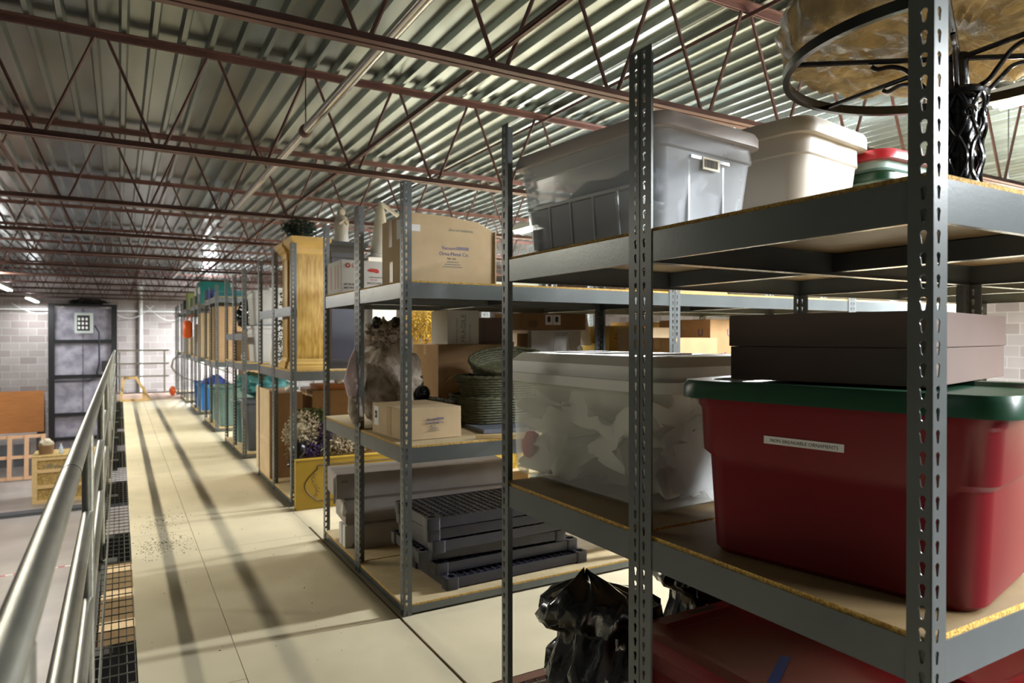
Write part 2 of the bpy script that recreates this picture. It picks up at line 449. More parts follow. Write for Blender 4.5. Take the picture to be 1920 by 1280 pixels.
def post_mesh(sx, sy, H=2.134, w=.044, t=.0022):
    """L post: outer corner at the origin, flanges reach toward (sx, 0) and (0, sy)."""
    b = MB(); pts, tri, no = keyhole_cell(w, .0165, False); n = len(pts); cells = int(H / PITCH)
    def lay(fn):
        for c in range(cells):
            zc = (c + .5) * PITCH
            b.add([fn(u, zc + v, 0) for u, v in pts] + [fn(u, zc + v, t) for u, v in pts],
                  tri + [tuple(i + n for i in f) for f in tri] +
                  [(no + k, no + (k + 1) % (n - no), no + (k + 1) % (n - no) + n, no + k + n) for k in range(n - no)] +
                  [(0, 3, 3 + n, n), (1, 2, 2 + n, 1 + n)])
    lay(lambda u, z, d: (sx * u, sy * d, z))
    lay(lambda u, z, d: (sx * d, sy * u, z))
    me = bpy.data.meshes.new('post'); me.from_pydata(b.v, [], b.f); me.update()
    me.materials.append(m_post)
    return me
POST = {(sx, sy): post_mesh(sx, sy) for sx in (-1, 1) for sy in (-1, 1)}

_beams = {}
def beam_mesh(L, h, cut=.0):
    k = (round(L, 3), h)
    if k not in _beams:
        b = MB()
        b.box(.003, .003, -.016 - h, L - .003, .0055, -.010)
        b.box(.003, .0055, -.0182, L - .003, .028, -.0165)
        b.box(.003, .0055, -.016 - h, L - .003, .016, -.0142 - h)
        o = b.build('beam', m_beam); _beams[k] = o.data; bpy.data.objects.remove(o)
    return _beams[k]

_boards = {}
def board_mesh(L, W, fm=None):
    fm = fm or m_pface; k = (round(L, 3), round(W, 3), fm.name)
    if k not in _boards:
        b = MB().box(.008, .008, -.016, L - .008, W - .008, 0)
        o = b.build('shelf_board', fm)
        me = o.data; me.materials.append(m_edge)
        for p in me.polygons:
            if abs(p.normal.z) < .5: p.material_index = 1
        _boards[k] = me; bpy.data.objects.remove(o)
    return _boards[k]

def rack(x0, y0, L, shelves, label, W=.755, group='grey boltless shelving units', fm=None):
    """shelves: (z of board top, board?, sides) with sides a string from n(ear) f(ar) l(eft) r(ight)"""
    t = thing('shelving_unit', label, 'shelving', (x0, y0, 0), group=group)
    for sx, sy, x, y in ((1, 1, 0, 0), (-1, 1, L, 0), (-1, -1, L, W), (1, -1, 0, W)):
        link('post', POST[(sx, sy)], m_post, t, (x, y, 0))
    for z, board, sides in shelves:
        h = .028 if z < .2 else .070
        if 'n' in sides: link('front_beam', beam_mesh(L, h), m_beam, t, (0, 0, z))
        if 'f' in sides: link('rear_beam', beam_mesh(L, h), m_beam, t, (L, W, z), math.pi)
        if 'l' in sides: link('end_beam', beam_mesh(W, h), m_beam, t, (0, W, z), -math.pi / 2)
        if 'r' in sides: link('end_beam', beam_mesh(W, h), m_beam, t, (L, 0, z), math.pi / 2)
        if board:
            link('shelf_board', board_mesh(L, W, fm), m_pface, t, (0, 0, z))
            if z > .2:
                MB().box(L / 2 - .02, .006, -.075, L / 2 + .02, W - .006, -.0185).build('centre_tie', m_beam, t, (0, 0, z))
    return t
A = 'nflr'
YA, YB, YC, YD, YE, YF, YG, YH = .65, 3.15, 5.66, 8.16, 10.67, 13.18, 15.69, 18.2
W = .755
std = [(.055, True, A), (.85, True, A), (1.655, True, A)]
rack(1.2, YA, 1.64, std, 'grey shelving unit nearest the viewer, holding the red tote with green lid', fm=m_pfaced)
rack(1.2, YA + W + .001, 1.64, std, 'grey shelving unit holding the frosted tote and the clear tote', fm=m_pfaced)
rack(2.842, YA, 1.64, std, 'grey shelving bay beyond the red tote, behind the black scrollwork stand')
rack(2.842, YA + W + .001, 1.64, std, 'grey shelving bay behind the frosted tote, past the taupe box')
sb = [(.055, True, A), (.835, True, A), (1.65, True, A)]
LB = 1.77
for k in range(3):
    for u in range(2):
        lab = [['grey shelving unit holding the black shelf panels and the large brown carton',
                'grey shelving unit holding the fuzzy plush figure and the white produce cartons'],
               ['grey shelving bay holding the lampshade box and brown cartons, facing the near rack',
                'grey shelving bay behind the lampshade box and brown cartons'],
               ['grey shelving bay at the brightly lit far end of the second row, near side',
                'grey shelving bay at the brightly lit far end of the second row, rear side']][k][u]
        r_ = rack(1.2 + k * (LB + .001), YB + u * (W + .001), LB, sb, lab)
        if k == 1 and u == 0:
            pl = MB().box(-.016, -.003, 1.24, .016, -.0005, 1.33); pl.build('splice_plate', m_post, r_, (0, 0, 0))
sc1 = [(.055, True, A), (1.10, True, A), (1.63, False, 'l')]
rack(1.2, YC, LB, sc1, 'grey shelving unit holding the front gold pedestal, third row from the viewer')
rack(1.2, YC + W + .001, LB, sc1, 'grey shelving unit behind the gold pedestals with the dark green tree')
for u in range(2):
    rack(1.2 + LB + .001, YC + u * (W + .001), LB, [(.055, True, A), (1.10, True, A)],
         ['grey shelving bay of the third row behind the brown cartons', 'rear grey shelving bay of the third row behind the brown cartons'][u])
sd = [(.055, True, A), (1.08, True, A), (1.42, False, 'l')]
rack(1.2, YD, LB, sd, 'grey shelving unit holding the light grey tubs, fourth row')
rack(1.2, YD + W + .001, LB, sd, 'grey shelving unit right behind the light grey tubs, fourth row')
far = [(.055, True, A), (1.02, True, A), (1.96, True, A)]
for i, (y, n1, n2) in enumerate(((YE, 'grey shelving unit with brown cartons and teal bags, fifth row', 'grey shelving unit behind the teal bags, fifth row'),
                   (YF, 'grey shelving unit with the bright blue bin at its foot, sixth row', 'grey shelving unit that the orange bag hangs on, sixth row'),
                   (YG, 'grey shelving unit in the seventh row, before the pinkish floor boards', 'grey shelving unit closing the seventh row'))):
    rack(1.2, y, LB, far, n1); rack(1.2, y + W + .001, LB, far, n2)
rack(1.2, YH, LB, far, 'grey shelving unit standing last in the run, beside the stair handrail')
# ------------------------------------------------------------------ builders for the goods
def carton(name, label, x, y, z, w, d, h, m=None, rot=0, tape=True, group=None, cat='box', flaps=True, tilt=None):
    """origin at the near lower corner on the walkway side"""
    m = m or m_card
    t = thing(name, label, cat, (x, y, z), R(rot), group)
    if tilt: t.rotation_euler = (R(tilt[0]), R(tilt[1]), R(rot))
    MB().box(0, 0, 0, w, d, h - .004).build('body', m, t, bevel=.003)
    if flaps:
        MB().box(.001, .001, h - .004, w - .001, d / 2 - .0015, h - .0005).build('flap', m, t)
        MB().box(.001, d / 2 + .0015, h - .004, w - .001, d - .001, h - .0005).build('flap', m, t)
    if tape:
        q = MB().box(-.0008, d / 2 - .024, h - .0005, w + .0008, d / 2 + .024, h + .0002)
        q.box(-.0008, d / 2 - .024, h - min(.07, h * .4), 0, d / 2 + .024, h).box(w, d / 2 - .024, h - min(.07, h * .4), w + .0008, d / 2 + .024, h)
        q.build('tape', m_tape, t)
    return t

def tote(name, label, x, y, z, w, d, h, m, mlid, rot=0, taper=.9, lid=.03, over=.014, r=.05, cat='storage bin', clear=False, rim=True, lidtop=None, group=None, step=False):
    """origin at centre of the base; w across, d along local y"""
    t = thing(name, label, cat, (x, y, z), R(rot), group)
    W2, D2 = w / 2, d / 2
    def ring(k, zz, rr=r): return rrect(0, 0, W2 * k, D2 * k, min(rr, W2 * k * .9), zz)
    R1 = [ring(taper * .95, 0, r * .8), ring(taper, .012)]
    if step:
        kk = lambda q: taper + (.955 - taper) * q
        R1 += [ring(kk(.55) - .020, h * .55), ring(kk(.60) - .022, h * .60), ring(kk(.62) + .016, h * .635), ring(kk(.90) + .004, h * .90), ring(.966, h * .92), ring(.972, h)]
    elif rim:
        kr = taper + (1 - taper) * .8
        R1 += [ring(kr - .012, h * .80), ring(kr + .012, h * .815), ring(.975, h * .93), ring(.978, h)]
    else:
        R1 += [ring(.96, h * .9), ring(.985, h * .92), ring(.985, h)]
    if clear:
        off = .0035
        inner = [[(px * (1 - off / W2), py * (1 - off / D2), pz + (off if i == 0 else 0)) for px, py, pz in q] for i, q in enumerate(R1)]
        MB().loft(R1 + inner[::-1]).build('body', m, t, smooth=35)
    else:
        MB().loft(R1).build('body', m, t, smooth=35)
    ko = 1 + over / min(W2, D2); ko2 = (W2 + over) / W2
    def lr(e, zz, rr=r + .01): return rrect(0, 0, W2 + e, D2 + e, rr, zz)
    if lidtop:
        L1 = lidtop(lr, h, lid)
    else:
        L1 = [lr(over, h - .012), lr(over, h + lid * .55), lr(over - .006, h + lid), lr(-.03, h + lid), lr(-.04, h + lid - .010)]
    MB().loft(L1).build('lid', mlid, t, smooth=35)
    return t

# ---- row A, upper shelf (1.655)
ZA3 = 1.655
ct = tote('clear_storage_tote', 'large clear plastic tote with grey lid on top of the near rack', 1.512, 1.822, ZA3 + .001, .46, .69, .325, m_clear, m_glid, rot=6, taper=.88, clear=True, r=.045, lid=.03)
b = MB()
for s in (-1, 1):
    for k in range(5):
        y0 = -.27 + k * .108
        x0 = .197
        b.loft([[(s * .204, y0, .02), (s * .204, y0 + .006, .02), (s * .2165, y0 + .006, .16), (s * .2165, y0, .16)], [(s * .2095, y0, .02), (s * .2095, y0 + .006, .02), (s * .222, y0 + .006, .16), (s * .222, y0, .16)]])
    b.box(s * .219 - .004, -.28, .158, s * .219 + .004, .28, .168)
for s in (-1, 1):
    for x0 in (-.08, .08):
        b.box(x0 - .004, s * .314 - .006, .02, x0 + .004, s * .314 + .006, .24)
    b.box(-.09, s * .330 - .006, .242, .09, s * .330 + .006, .252)
for k in range(5):
    y0 = -.27 + k * .108
    b2 = MB().loft([[(-.2055, y0 + .009, .022), (-.2055, y0 + .103, .022), (-.2175, y0 + .103, .154), (-.2175, y0 + .009, .154)], [(-.2070, y0 + .009, .022), (-.2070, y0 + .103, .022), (-.2190, y0 + .103, .154), (-.2190, y0 + .009, .154)]]); b2.build('bright_insert', bpy.data.materials.get('bright_milky_panel') or mat('bright_milky_panel', (230, 234, 240), .12, spec=.9, see=.35, bump=.15, bs=12), ct)  # milky inserts added so the lower compartments seem to catch light
b.build('rib', mat('clear_plastic_rib', (240, 244, 248), .15, spec=.8, see=.2), ct)
MB().box(-.04, -.3385, .215, .04, -.3375, .252).build('label', mat('yellowed_label', (214, 200, 168), .5), ct)
q = MB(); g = random.Random(5)
x = -.033
while x < .03:
    w_ = .0005 + .0010 * g.random(); q.box(x, -.3392, .222, x + w_, -.3386, .246); x += w_ + .0012 + .001 * g.random()
q.build('barcode', m_ink, ct)
# what is packed in it: things of their own
def inside(name, label, root, bl, m, cat='bundle'):
    o = bl.build(name, m, None, root.location, root.rotation_euler.z, smooth=60); return tag(o, label, cat)
inside('stored_bundle', 'blue-grey wrapped bundle seen inside the clear tote', ct, MB().blob((-.01, .0, .12), .20, .34, .13, .35, 3, 26, 3, lim=((-.182, .182), (-.285, .20), (.012, .29))), m_gcloth)
inside('stored_garland', 'golden green garland seen through the side of the clear tote', ct, MB().bits((.04, -.20, .07), (.10, .07, .05), 260, .02).bits((-.1, -.02, .15), (.05, .06, .05), 120, .02), m_yleaf, 'garland')
q = MB()
for k in range(4): q.box(-.175, .215, .02 + k * .045, -.10, .285, .055 + k * .045)
inside('stored_ornament_box', 'small dark banded box in the corner of the clear tote', ct, q, m_dark, 'box')

bt = tote('beige_storage_tote', 'beige plastic tote with flared lid between clear tote and green totes', 2.062, 1.70, ZA3 + .001, .42, .50, .385, m_beige, m_beige, rot=8, taper=.84, lid=.038, over=.02, r=.06)
MB().loft([rrect(.0, -.205 + .018 * (1 - i / 5), .075 - .018 * (1 - i / 5), .012, .01, .02 + i * .055) for i in range(6)]).build('handle_panel', m_beige, bt, smooth=35)
gt = tote('green_storage_tote', 'pale green plastic tote with dark green lid beside beige tote', 2.56, 1.74, ZA3 + .001, .46, .62, .285, m_lgreen, m_green, rot=0, taper=.9, lid=.02, over=.014)
MB().box(-.06, -.297, .13, .02, -.292, .175).build('label', m_lab, gt)
gt2 = tote('shallow_green_tote', 'shallow pale green tote with red lid on top of the green tote', 2.56, 1.74, ZA3 + .308, .47, .63, .050, m_lgreen, m_redb, rot=0, taper=.95, lid=.022, over=.016, rim=False)
wt = tote('white_storage_tote', 'low white tote with rounded lid by the end of the top shelf', 3.06, 1.08, ZA3 + .001, .42, .44, .19, m_beige, m_wlid, rot=0, taper=.9, lid=.03)

# ---- black scrollwork stand with the wrapped cushion
st = thing('scrollwork_stand', 'black wrought iron scrollwork pedestal stand with a wide ring on the top shelf', 'stand', (1.885, .96, ZA3 + .001))
HP = .335
def cone_r(z): return .047 + .014 * (z / HP) ** 1.5
b = MB()
for k in range(7):
    a0 = 2 * math.pi * k / 7
    for s in (-1, 1):
        pts = []
        for i in range(29):
            z = HP * i / 28; a = a0 + s * .36 * math.sin(i / 28 * math.pi * 3)
            rr = cone_r(z) + .003 * math.sin(i)
            pts.append((rr * math.cos(a), rr * math.sin(a), z))
        b.tube(pts, .0052, 6)
    for zc in (.06, .17, .28):
        pts = []
        for i in range(14):
            q = i / 13 * 2 * math.pi * 1.3; rr = .017 * (1 - i / 20)
            a = a0 + math.pi / 7 + rr * math.cos(q) / .055; z = zc + rr * math.sin(q)
            pts.append((cone_r(z) * math.cos(a), cone_r(z) * math.sin(a), z))
        b.tube(pts, .0045, 6)
b.build('filigree_column', m_iron, st, smooth=50)
MB().lathe([(.030, .013), (.034, .15), (.044, HP - .013)], 20).build('liner', m_iron, st, smooth=40)
MB().lathe([(.050, 0), (.052, .006), (.046, .012), (.03, .012), (.03, 0)], 28).build('foot_ring', m_iron, st, smooth=40)
MB().lathe([(.056, HP - .012), (.068, HP - .006), (.070, HP + .004), (.064, HP + .012), (.02, HP + .013)], 32).build('rim', m_iron, st, smooth=40)
MB().lathe([(.022, HP), (.024, HP + .02), (.022, HP + .11)], 20).build('neck', m_iron, st, smooth=40)
ZR = 2.09 - ZA3
b = MB(); rr = .415
b.loft([[(r_ * math.cos(a), r_ * math.sin(a), z) for r_, z in ((rr - .008, ZR - .012), (rr + .008, ZR - .012), (rr + .008, ZR + .014), (rr - .008, ZR + .014))] for a in (2 * math.pi * k / 72 for k in range(72))], closed=True)
b.build('ring', m_iron, st, smooth=40)
for k in range(3):
    a = R(24 + 60 * k); MB().tube([(rr * math.cos(a), rr * math.sin(a), ZR), (-rr * math.cos(a), -rr * math.sin(a), ZR)], .007, 8).build('spoke', m_iron, st, smooth=40)
for k in range(6):
    a = R(24 + 60 * k); c, s = math.cos(a), math.sin(a)
    pts = []
    for rq, zq in ((.045, HP + .012), (.075, HP + .02), (.10, HP + .045), (.13, HP + .075), (.165, HP + .085), (.20, HP + .08), (.215, ZR - .012)):
        pts.append((rq * c, rq * s, min(zq, ZR - .01)))
    MB().tube(smooth_path(pts), .006, 8).build('support_arm', m_iron, st, smooth=40)
cu = thing('wrapped_round_cushion', 'round tan pleated cushion in crinkled clear film lying on the black ring', 'cushion', (1.885, .96, ZA3 + ZR + .015))
def disc(off, amp, crisp, rout=.415):
    prof = [(.02, 0), (.10, -.004), (.18, .0), (.27, .003), (.35, .0), (.40, .008), (rout, .03), (rout + .012, .06), (rout - .01, .09), (.36, .115), (.2, .12), (.03, .11)]
    P = smooth_path([(r_, 0, z) for r_, z in prof], 5)
    rings = []; n = 220
    for i, p in enumerate(P):
        u = i / (len(P) - 1); ring = []
        for k in range(n):
            a = 2 * math.pi * k / n; x, y = p.x * math.cos(a), p.x * math.sin(a)
            wv = noise.noise(Vector((x * 5, y * 5, 2.))) * 1.4
            f = 1 - 2 * abs(noise.noise(Vector((math.cos(a) * 5.5 + wv, math.sin(a) * 5.5, p.x * 6 + wv + p.z * 10))))
            f2 = 1 - 2 * abs(noise.noise(Vector((x * 22 + wv, y * 22, 5.))))
            d = amp * (f * .9 + f2 * .35) + crisp * noise.noise(Vector((x * 38, y * 38, 1.)))
            d *= min(1, p.x * 5)
            low = max(0, 1 - u * 2.2)
            side = 1 - abs(u - .55) * 2.4
            z = p.z - (off + d) * (1 if u < .5 else -.6)
            r_ = p.x + (off + d * .7) * max(0, side)
            ring.append((r_ * math.cos(a), r_ * math.sin(a), z))
        rings.append(ring)
    return MB().loft(rings)
disc(0, .022, 0).build('cushion_cloth', m_plush, cu, (0, 0, .040), smooth=80)
disc(.006, .022, .007).build('film_wrap', m_film, cu, (0, 0, .040), smooth=40)

# ---- row A, middle shelf (.85)
ZA2 = .851
def ridged(lr, h, lid):
    return [lr(.014, h - .02), lr(.014, h + .012), lr(.0, h + .014), lr(-.004, h + .055), lr(-.035, h + lid), lr(-.09, h + lid + .002), lr(-.10, h + lid - .004)]
ft = tote('frosted_storage_tote', 'frosted translucent tote with white ridged lid, full of white cloth, overhanging the shelf', 1.585, 1.915, ZA2, .53, .85, .375, m_frost, m_wlid, rot=2.4, taper=.93, clear=True, r=.05, lid=.085, rim=False, lidtop=ridged)
for yy in (-.33, -.11, .11, .33):
    MB().loft([[(-.236, yy - .04, .435), (-.236, yy + .04, .435), (.236, yy + .04, .435), (.236, yy - .04, .435)], [(-.17, yy - .03, .4625), (-.17, yy + .03, .4625), (.17, yy + .03, .4625), (.17, yy - .03, .4625)]]).build('lid_ridge', m_wlid, ft)
inside('stored_white_cloth', 'crumpled white cloth seen inside the frosted tote', ft, MB().blob((-.04, -.02, .20), .225, .40, .19, 1.1, 3.4, 40, 5, lim=((-.228, .20), (-.33, .385), (.02, .355))), m_cloth, 'cloth')
inside('stored_red_cloth', 'small red cloth seen low in the far corner of the frosted tote', ft, MB().blob((-.20, .33, .10), .026, .05, .06, .3, 2, 10, 2), mat('faded_red_cloth', (196, 70, 80), .9), 'cloth')
inside('stored_grey_cloth', 'grey cloth seen through the end of the frosted tote', ft, MB().blob((.03, -.355, .14), .19, .05, .13, .4, 3, 18, 4, lim=((-.21, .21), (-.378, -.33), (.01, .33))), m_gcloth, 'cloth')

# red tote with the green lid; local +y runs away from the viewer along the walkway
rt = tote('red_storage_tote', 'red plastic tote with dark green lid and ornaments label on the near rack', 1.508, .975, ZA2, .47, .66, .385, m_red, m_green, rot=12, taper=.86, lid=.03, over=.020, r=.055, step=True)
def side_x(z):       # x of the long side at height z in the tote's frame
    k = .86 + (.955 - .86) * (z / .385) + .008; return -.235 * k
tl = math.atan2(-(side_x(.30) - side_x(.20)), .10)
lb = MB().box(-.088, -.0085, 0, .088, .0085, .0006)
lbo = lb.build('label', m_lab, rt, (side_x(.278) - .0022, .040, .288), rot=(R(90) - tl, 0, R(-90)))
tx = text('NON BREAKABLE ORNAMENTS', .0106, m_ink, lbo, (-.073, -.0038, .0007), (0, 0, 0), ext=.0002)
tb = thing('taupe_lidded_box', 'large taupe two-part cardboard box on top of the green lid', 'box', (1.42, .775, ZA2 + .4165), R(13))
MB().box(0, 0, 0, .62, .44, .080).build('box_base', m_taupe, tb, bevel=.002)
MB().box(-.003, -.003, .0806, .623, .443, .157).build('box_lid', m_taupe, tb, bevel=.002)

# ---- row A, bottom shelf
def lidrec(lr, h, lid):
    return [lr(.016, h - .014), lr(.018, h + .004), lr(.012, h + lid), lr(-.035, h + lid), lr(-.05, h + lid - .014)]
ZA1 = .0565
rb = tote('red_lidded_tote', 'red plastic tote with red lid on the bottom shelf, blue tape on its lid', 1.64, 1.30, ZA1, .48, .72, .38, m_red, m_red, rot=0, taper=.88, lid=.026, over=.016, r=.07, lidtop=lidrec)
MB().box(-.014, -.16, .3935, .014, .06, .3943).build('tape', m_tapeb, rb, (-.03, -.02, 0), R(-62))
MB().loft([rrect(0, 0, .06, .012, .012, .4063), rrect(0, 0, .052, .007, .007, .4068)]).build('handle_slot', m_dark, rb, (.04, .352, 0))
tote('dark_red_tote', 'second dark red tote on the bottom shelf, past the one with blue tape', 2.17, 1.20, ZA1, .46, .66, .38, m_red, m_red, rot=0, taper=.88, lid=.026, r=.07, lidtop=lidrec)

def bag(name, label, c, rx, ry, h, seed):
    t = thing(name, label, 'bag', (c[0], c[1], c[2]))
    lev = [(0, .75, 0), (.02, .98, 0), (.10, 1.05, 0), (.22, 1.0, .0), (.34, 1.04, 0), (.46, .98, .02), (.56, .86, .08), (.64, .84, .10), (.69, 1.02, -.01), (.76, 1.08, -.04), (.84, 1.02, 0), (.90, .86, .03), (.95, .50, -.10), (.985, .16, -.28), (1.0, .03, -.32)]
    rings = []
    for q, k, cx in lev:
        ring = []
        for j in range(72):
            a = 2 * math.pi * j / 72; d = Vector((math.cos(a), math.sin(a), 0))
            n1 = noise.noise(Vector((d.x * 1.6 + seed, d.y * 1.6, q * 3))) * .16
            n2 = (abs(noise.noise(Vector((d.x * 4, d.y * 4 + seed, q * 8)))) - .18) * -.28
            n3 = (abs(noise.noise(Vector((d.x * 9 + seed, d.y * 9, q * 17)))) - .15) * -.12
            kk = k * (1 + n1 + n2 + n3)
            z = q * h * (1 + (.07 * math.sin(a + seed) + .05 * noise.noise(Vector((d.x * 3, d.y * 3, seed)))) * (q > .5))
            ring.append((rx * (kk * d.x + cx), ry * kk * d.y, max(0.0, z)))
        rings.append(ring)
    MB().loft(rings).build('film', m_bag, t, smooth=55)
    return t
bag('black_rubbish_bag', 'shiny crumpled black plastic bag behind the double post', (1.415, 1.86, ZA1), .19, .17, .50, 4)
bag('black_rubbish_bag', 'second black plastic bag mostly hidden in the dark behind the first', (1.95, 1.88, ZA1), .20, .18, .52, 11)

# ------------------------------------------------------------------ row B
ZB1, ZB2, ZB3 = .0565, .8365, 1.6515
# large brown carton with bulged top
bc = thing('brown_carton', 'large creased brown carton with blue metal company print on the second rack', 'box', (1.262, 3.33, ZB3), R(0))
q = MB()
prof = [(0, 0), (.54, 0), (.54, .27), (.528, .305), (.44, .345), (.26, .362), (.06, .368), (0, .345)]
q.loft([[(x, y_, z) for x, z in prof] for y_ in (0, .31)])
q.build('body', m_cardp, bc, bevel=.004)
MB().box(.535, -.02, .006, .541, 0, .30).build('flap', m_cardp, bc)
MB().box(.012, -.0016, .27, .10, -.0004, .305).build('paper_strip', m_lab, bc)
MB().box(-.0012, .02, .23, -.0003, .075, .33).build('label', m_lab, bc)
MB().box(-.002, .14, .20, -.0003, .19, .345).build('tape', m_tape, bc)
MB().box(-.002, .13, 0, -.0003, .18, .12).build('tape', m_tape, bc)
def company(t, x, z, s, y=-.0006):
    text('Vacuum', .020 * s, m_blue, t, (x - .048 * s, y, z), FRONT)
    q = MB()
    for k in range(4): q.box(x + .018 * s, y - .0004, z + .0015 * s + k * .0034 * s, x + .075 * s, y, z + .0033 * s + k * .0034 * s)
    q.build('printed_rule', m_blue, t)
    text('Orna-Metal Co.', .021 * s, m_blue, t, (x - .060 * s, y, z - .024 * s), FRONT)
    text('NO. 213', .011 * s, m_ink, t, (x - .024 * s, y, z - .040 * s), FRONT)
    q = MB()
    for k, (a, b_) in enumerate(((-.025, .028), (-.035, .036), (-.044, .045))):
        zz = z - (.052 + k * .010) * s
        w_ = a
        while w_ < b_:
            l = .006 + .006 * rnd.random(); q.box(x + w_ * s, y - .0004, zz, x + min(b_, w_ + l) * s, y, zz + .0035 * s); w_ += l + .002
    q.build('fine_print', m_greyi, t)
company(bc, .285, .185, 1.3)
text('decorations', .022, m_greyi, bc, (.26, -.0012, .285), FRONT, sx=1.4)
# white produce cartons
pc = thing('white_produce_carton', 'white produce carton with red and black print at the corner of the top shelf', 'box', (1.215, 4.28, ZB3), group='white produce cartons')
MB().box(0, 0, 0, .31, .37, .21).build('body', m_cardw, pc, bevel=.003)
q = MB(); q.tube([(.045 + .012 * math.cos(a), -.001, .175 + .012 * math.sin(a)) for a in (k * math.pi / 8 for k in range(16))], .0035, 6, closed=True)
q.tube([(.085 + .012 * math.cos(a), -.001, .175 + .012 * math.sin(a)) for a in (k * math.pi / 8 for k in range(16))], .0014, 6, closed=True)
q.build('red_emblem', m_redi, pc)
text('6/5 LB. BAGS', .017, m_ink, pc, (.02, -.0006, .05), FRONT)
text('NET WT. 30 LB', .017, m_ink, pc, (.02, -.0006, .027), FRONT)
text('MOZZARELLA', .02, m_ink, pc, (.17, -.0006, .06), FRONT)
q = MB()
for yy in (.06, .12, .22): q.box(-.0012, yy, .03, -.0004, yy + .02, .18)
q.build('faint_side_print', mat('pale_red_ink', (214, 160, 150), .7), pc)
pc2 = thing('white_produce_carton', 'white produce carton with a red fish-like emblem, between grey post and brown carton', 'box', (1.53, 4.28, ZB3), group='white produce cartons')
MB().box(0, 0, 0, .31, .37, .21).build('body', m_cardw, pc2, bevel=.003)
for t_, dx in ((pc, .19), (pc2, .02)):
    q = MB().blob((dx + .02, -.0012, .150), .034, .0012, .012, .3, 2, 10, 2).blob((dx + .045, -.0012, .144), .016, .0012, .012, .2, 2, 8, 1)
    q.build('red_emblem', m_redi, t_)
    text('LOW MOISTURE', .014, m_ink, t_, (dx - .01, -.0006, .10), FRONT)
    text('PART SKIM', .010, m_redi, t_, (dx + .0, -.0006, .085), FRONT)
text('MOZZARELLA CHEESE', .019, m_ink, pc2, (.008, -.0006, .055), FRONT)

# middle shelf
bx = carton('small_labelled_carton', 'small pale brown carton with blue print and white sticker on the middle shelf', 1.262, 3.30, ZB2, .33, .44, .165, m_cardp, rot=3, tape=False)
company(bx, .165, .10, .80, -.0036)
MB().box(-.0012, .345, .045, -.0004, .41, .150).build('white_sticker', m_lab, bx)
MB().box(-.0018, .365, .085, -.0013, .395, .125).build('sticker_square', m_ink, bx)
MB().box(-.0014, .17, .01, -.0004, .23, .162).build('tape', m_tape, bx)
text('8', .018, m_lab, bx, (-.0020, .389, .097), LEFTF)

pf = thing('fuzzy_plush_figure', 'grey-brown fuzzy plush figure slumped behind the small labelled carton', 'plush figure', (1.40, 4.0, ZB2))
MB().blob((0.05, 0.06, .25), .215, .20, .25, .16, 2.5, 30, 2).build('body', m_moss, pf, smooth=80)
MB().blob((.0, .02, .55), .105, .10, .085, .5, 4, 20, 6).build('head', m_moss, pf, smooth=80)
MB().tube([(-.14, -.02, .38), (-.19, -.05, .22), (-.20, -.07, .10), (-.19, -.09, .035)], [.05, .042, .045, .034], 12).build('leg', m_moss, pf, smooth=80)
MB().tube([(-.03, -.12, .40), (.05, -.19, .25), (.07, -.20, .12)], [.05, .05, .045], 12).build('arm', m_moss, pf, smooth=80)
for s in (-1, 1): MB().blob((.0 + s * .06, -.04, .62), .03, .03, .035, .5, 3, 10, 3).build('ear', m_dark, pf, smooth=80)
MB().bits((.0, -.05, .56), (.13, .10, .09), 160, .02).build('golden_leaves', m_petd, pf)
scf = MB().loft([[(-.12, -.06, .52), (-.17, -.05, .53), (-.17, -.065, .53), (-.12, -.075, .52)], [(-.17, -.08, .40), (-.235, -.06, .40), (-.235, -.07, .40), (-.17, -.09, .40)],
                 [(-.19, -.1, .27), (-.27, -.07, .28), (-.27, -.08, .28), (-.19, -.11, .27)], [(-.21, -.1, .19), (-.25, -.08, .19), (-.25, -.09, .19), (-.21, -.11, .19)]])
tag(scf.build('pink_scarf', m_pink, None, (1.40, 4.0, ZB2), smooth=60), 'pale pink scarf hanging off the fuzzy figure between two posts', 'scarf')

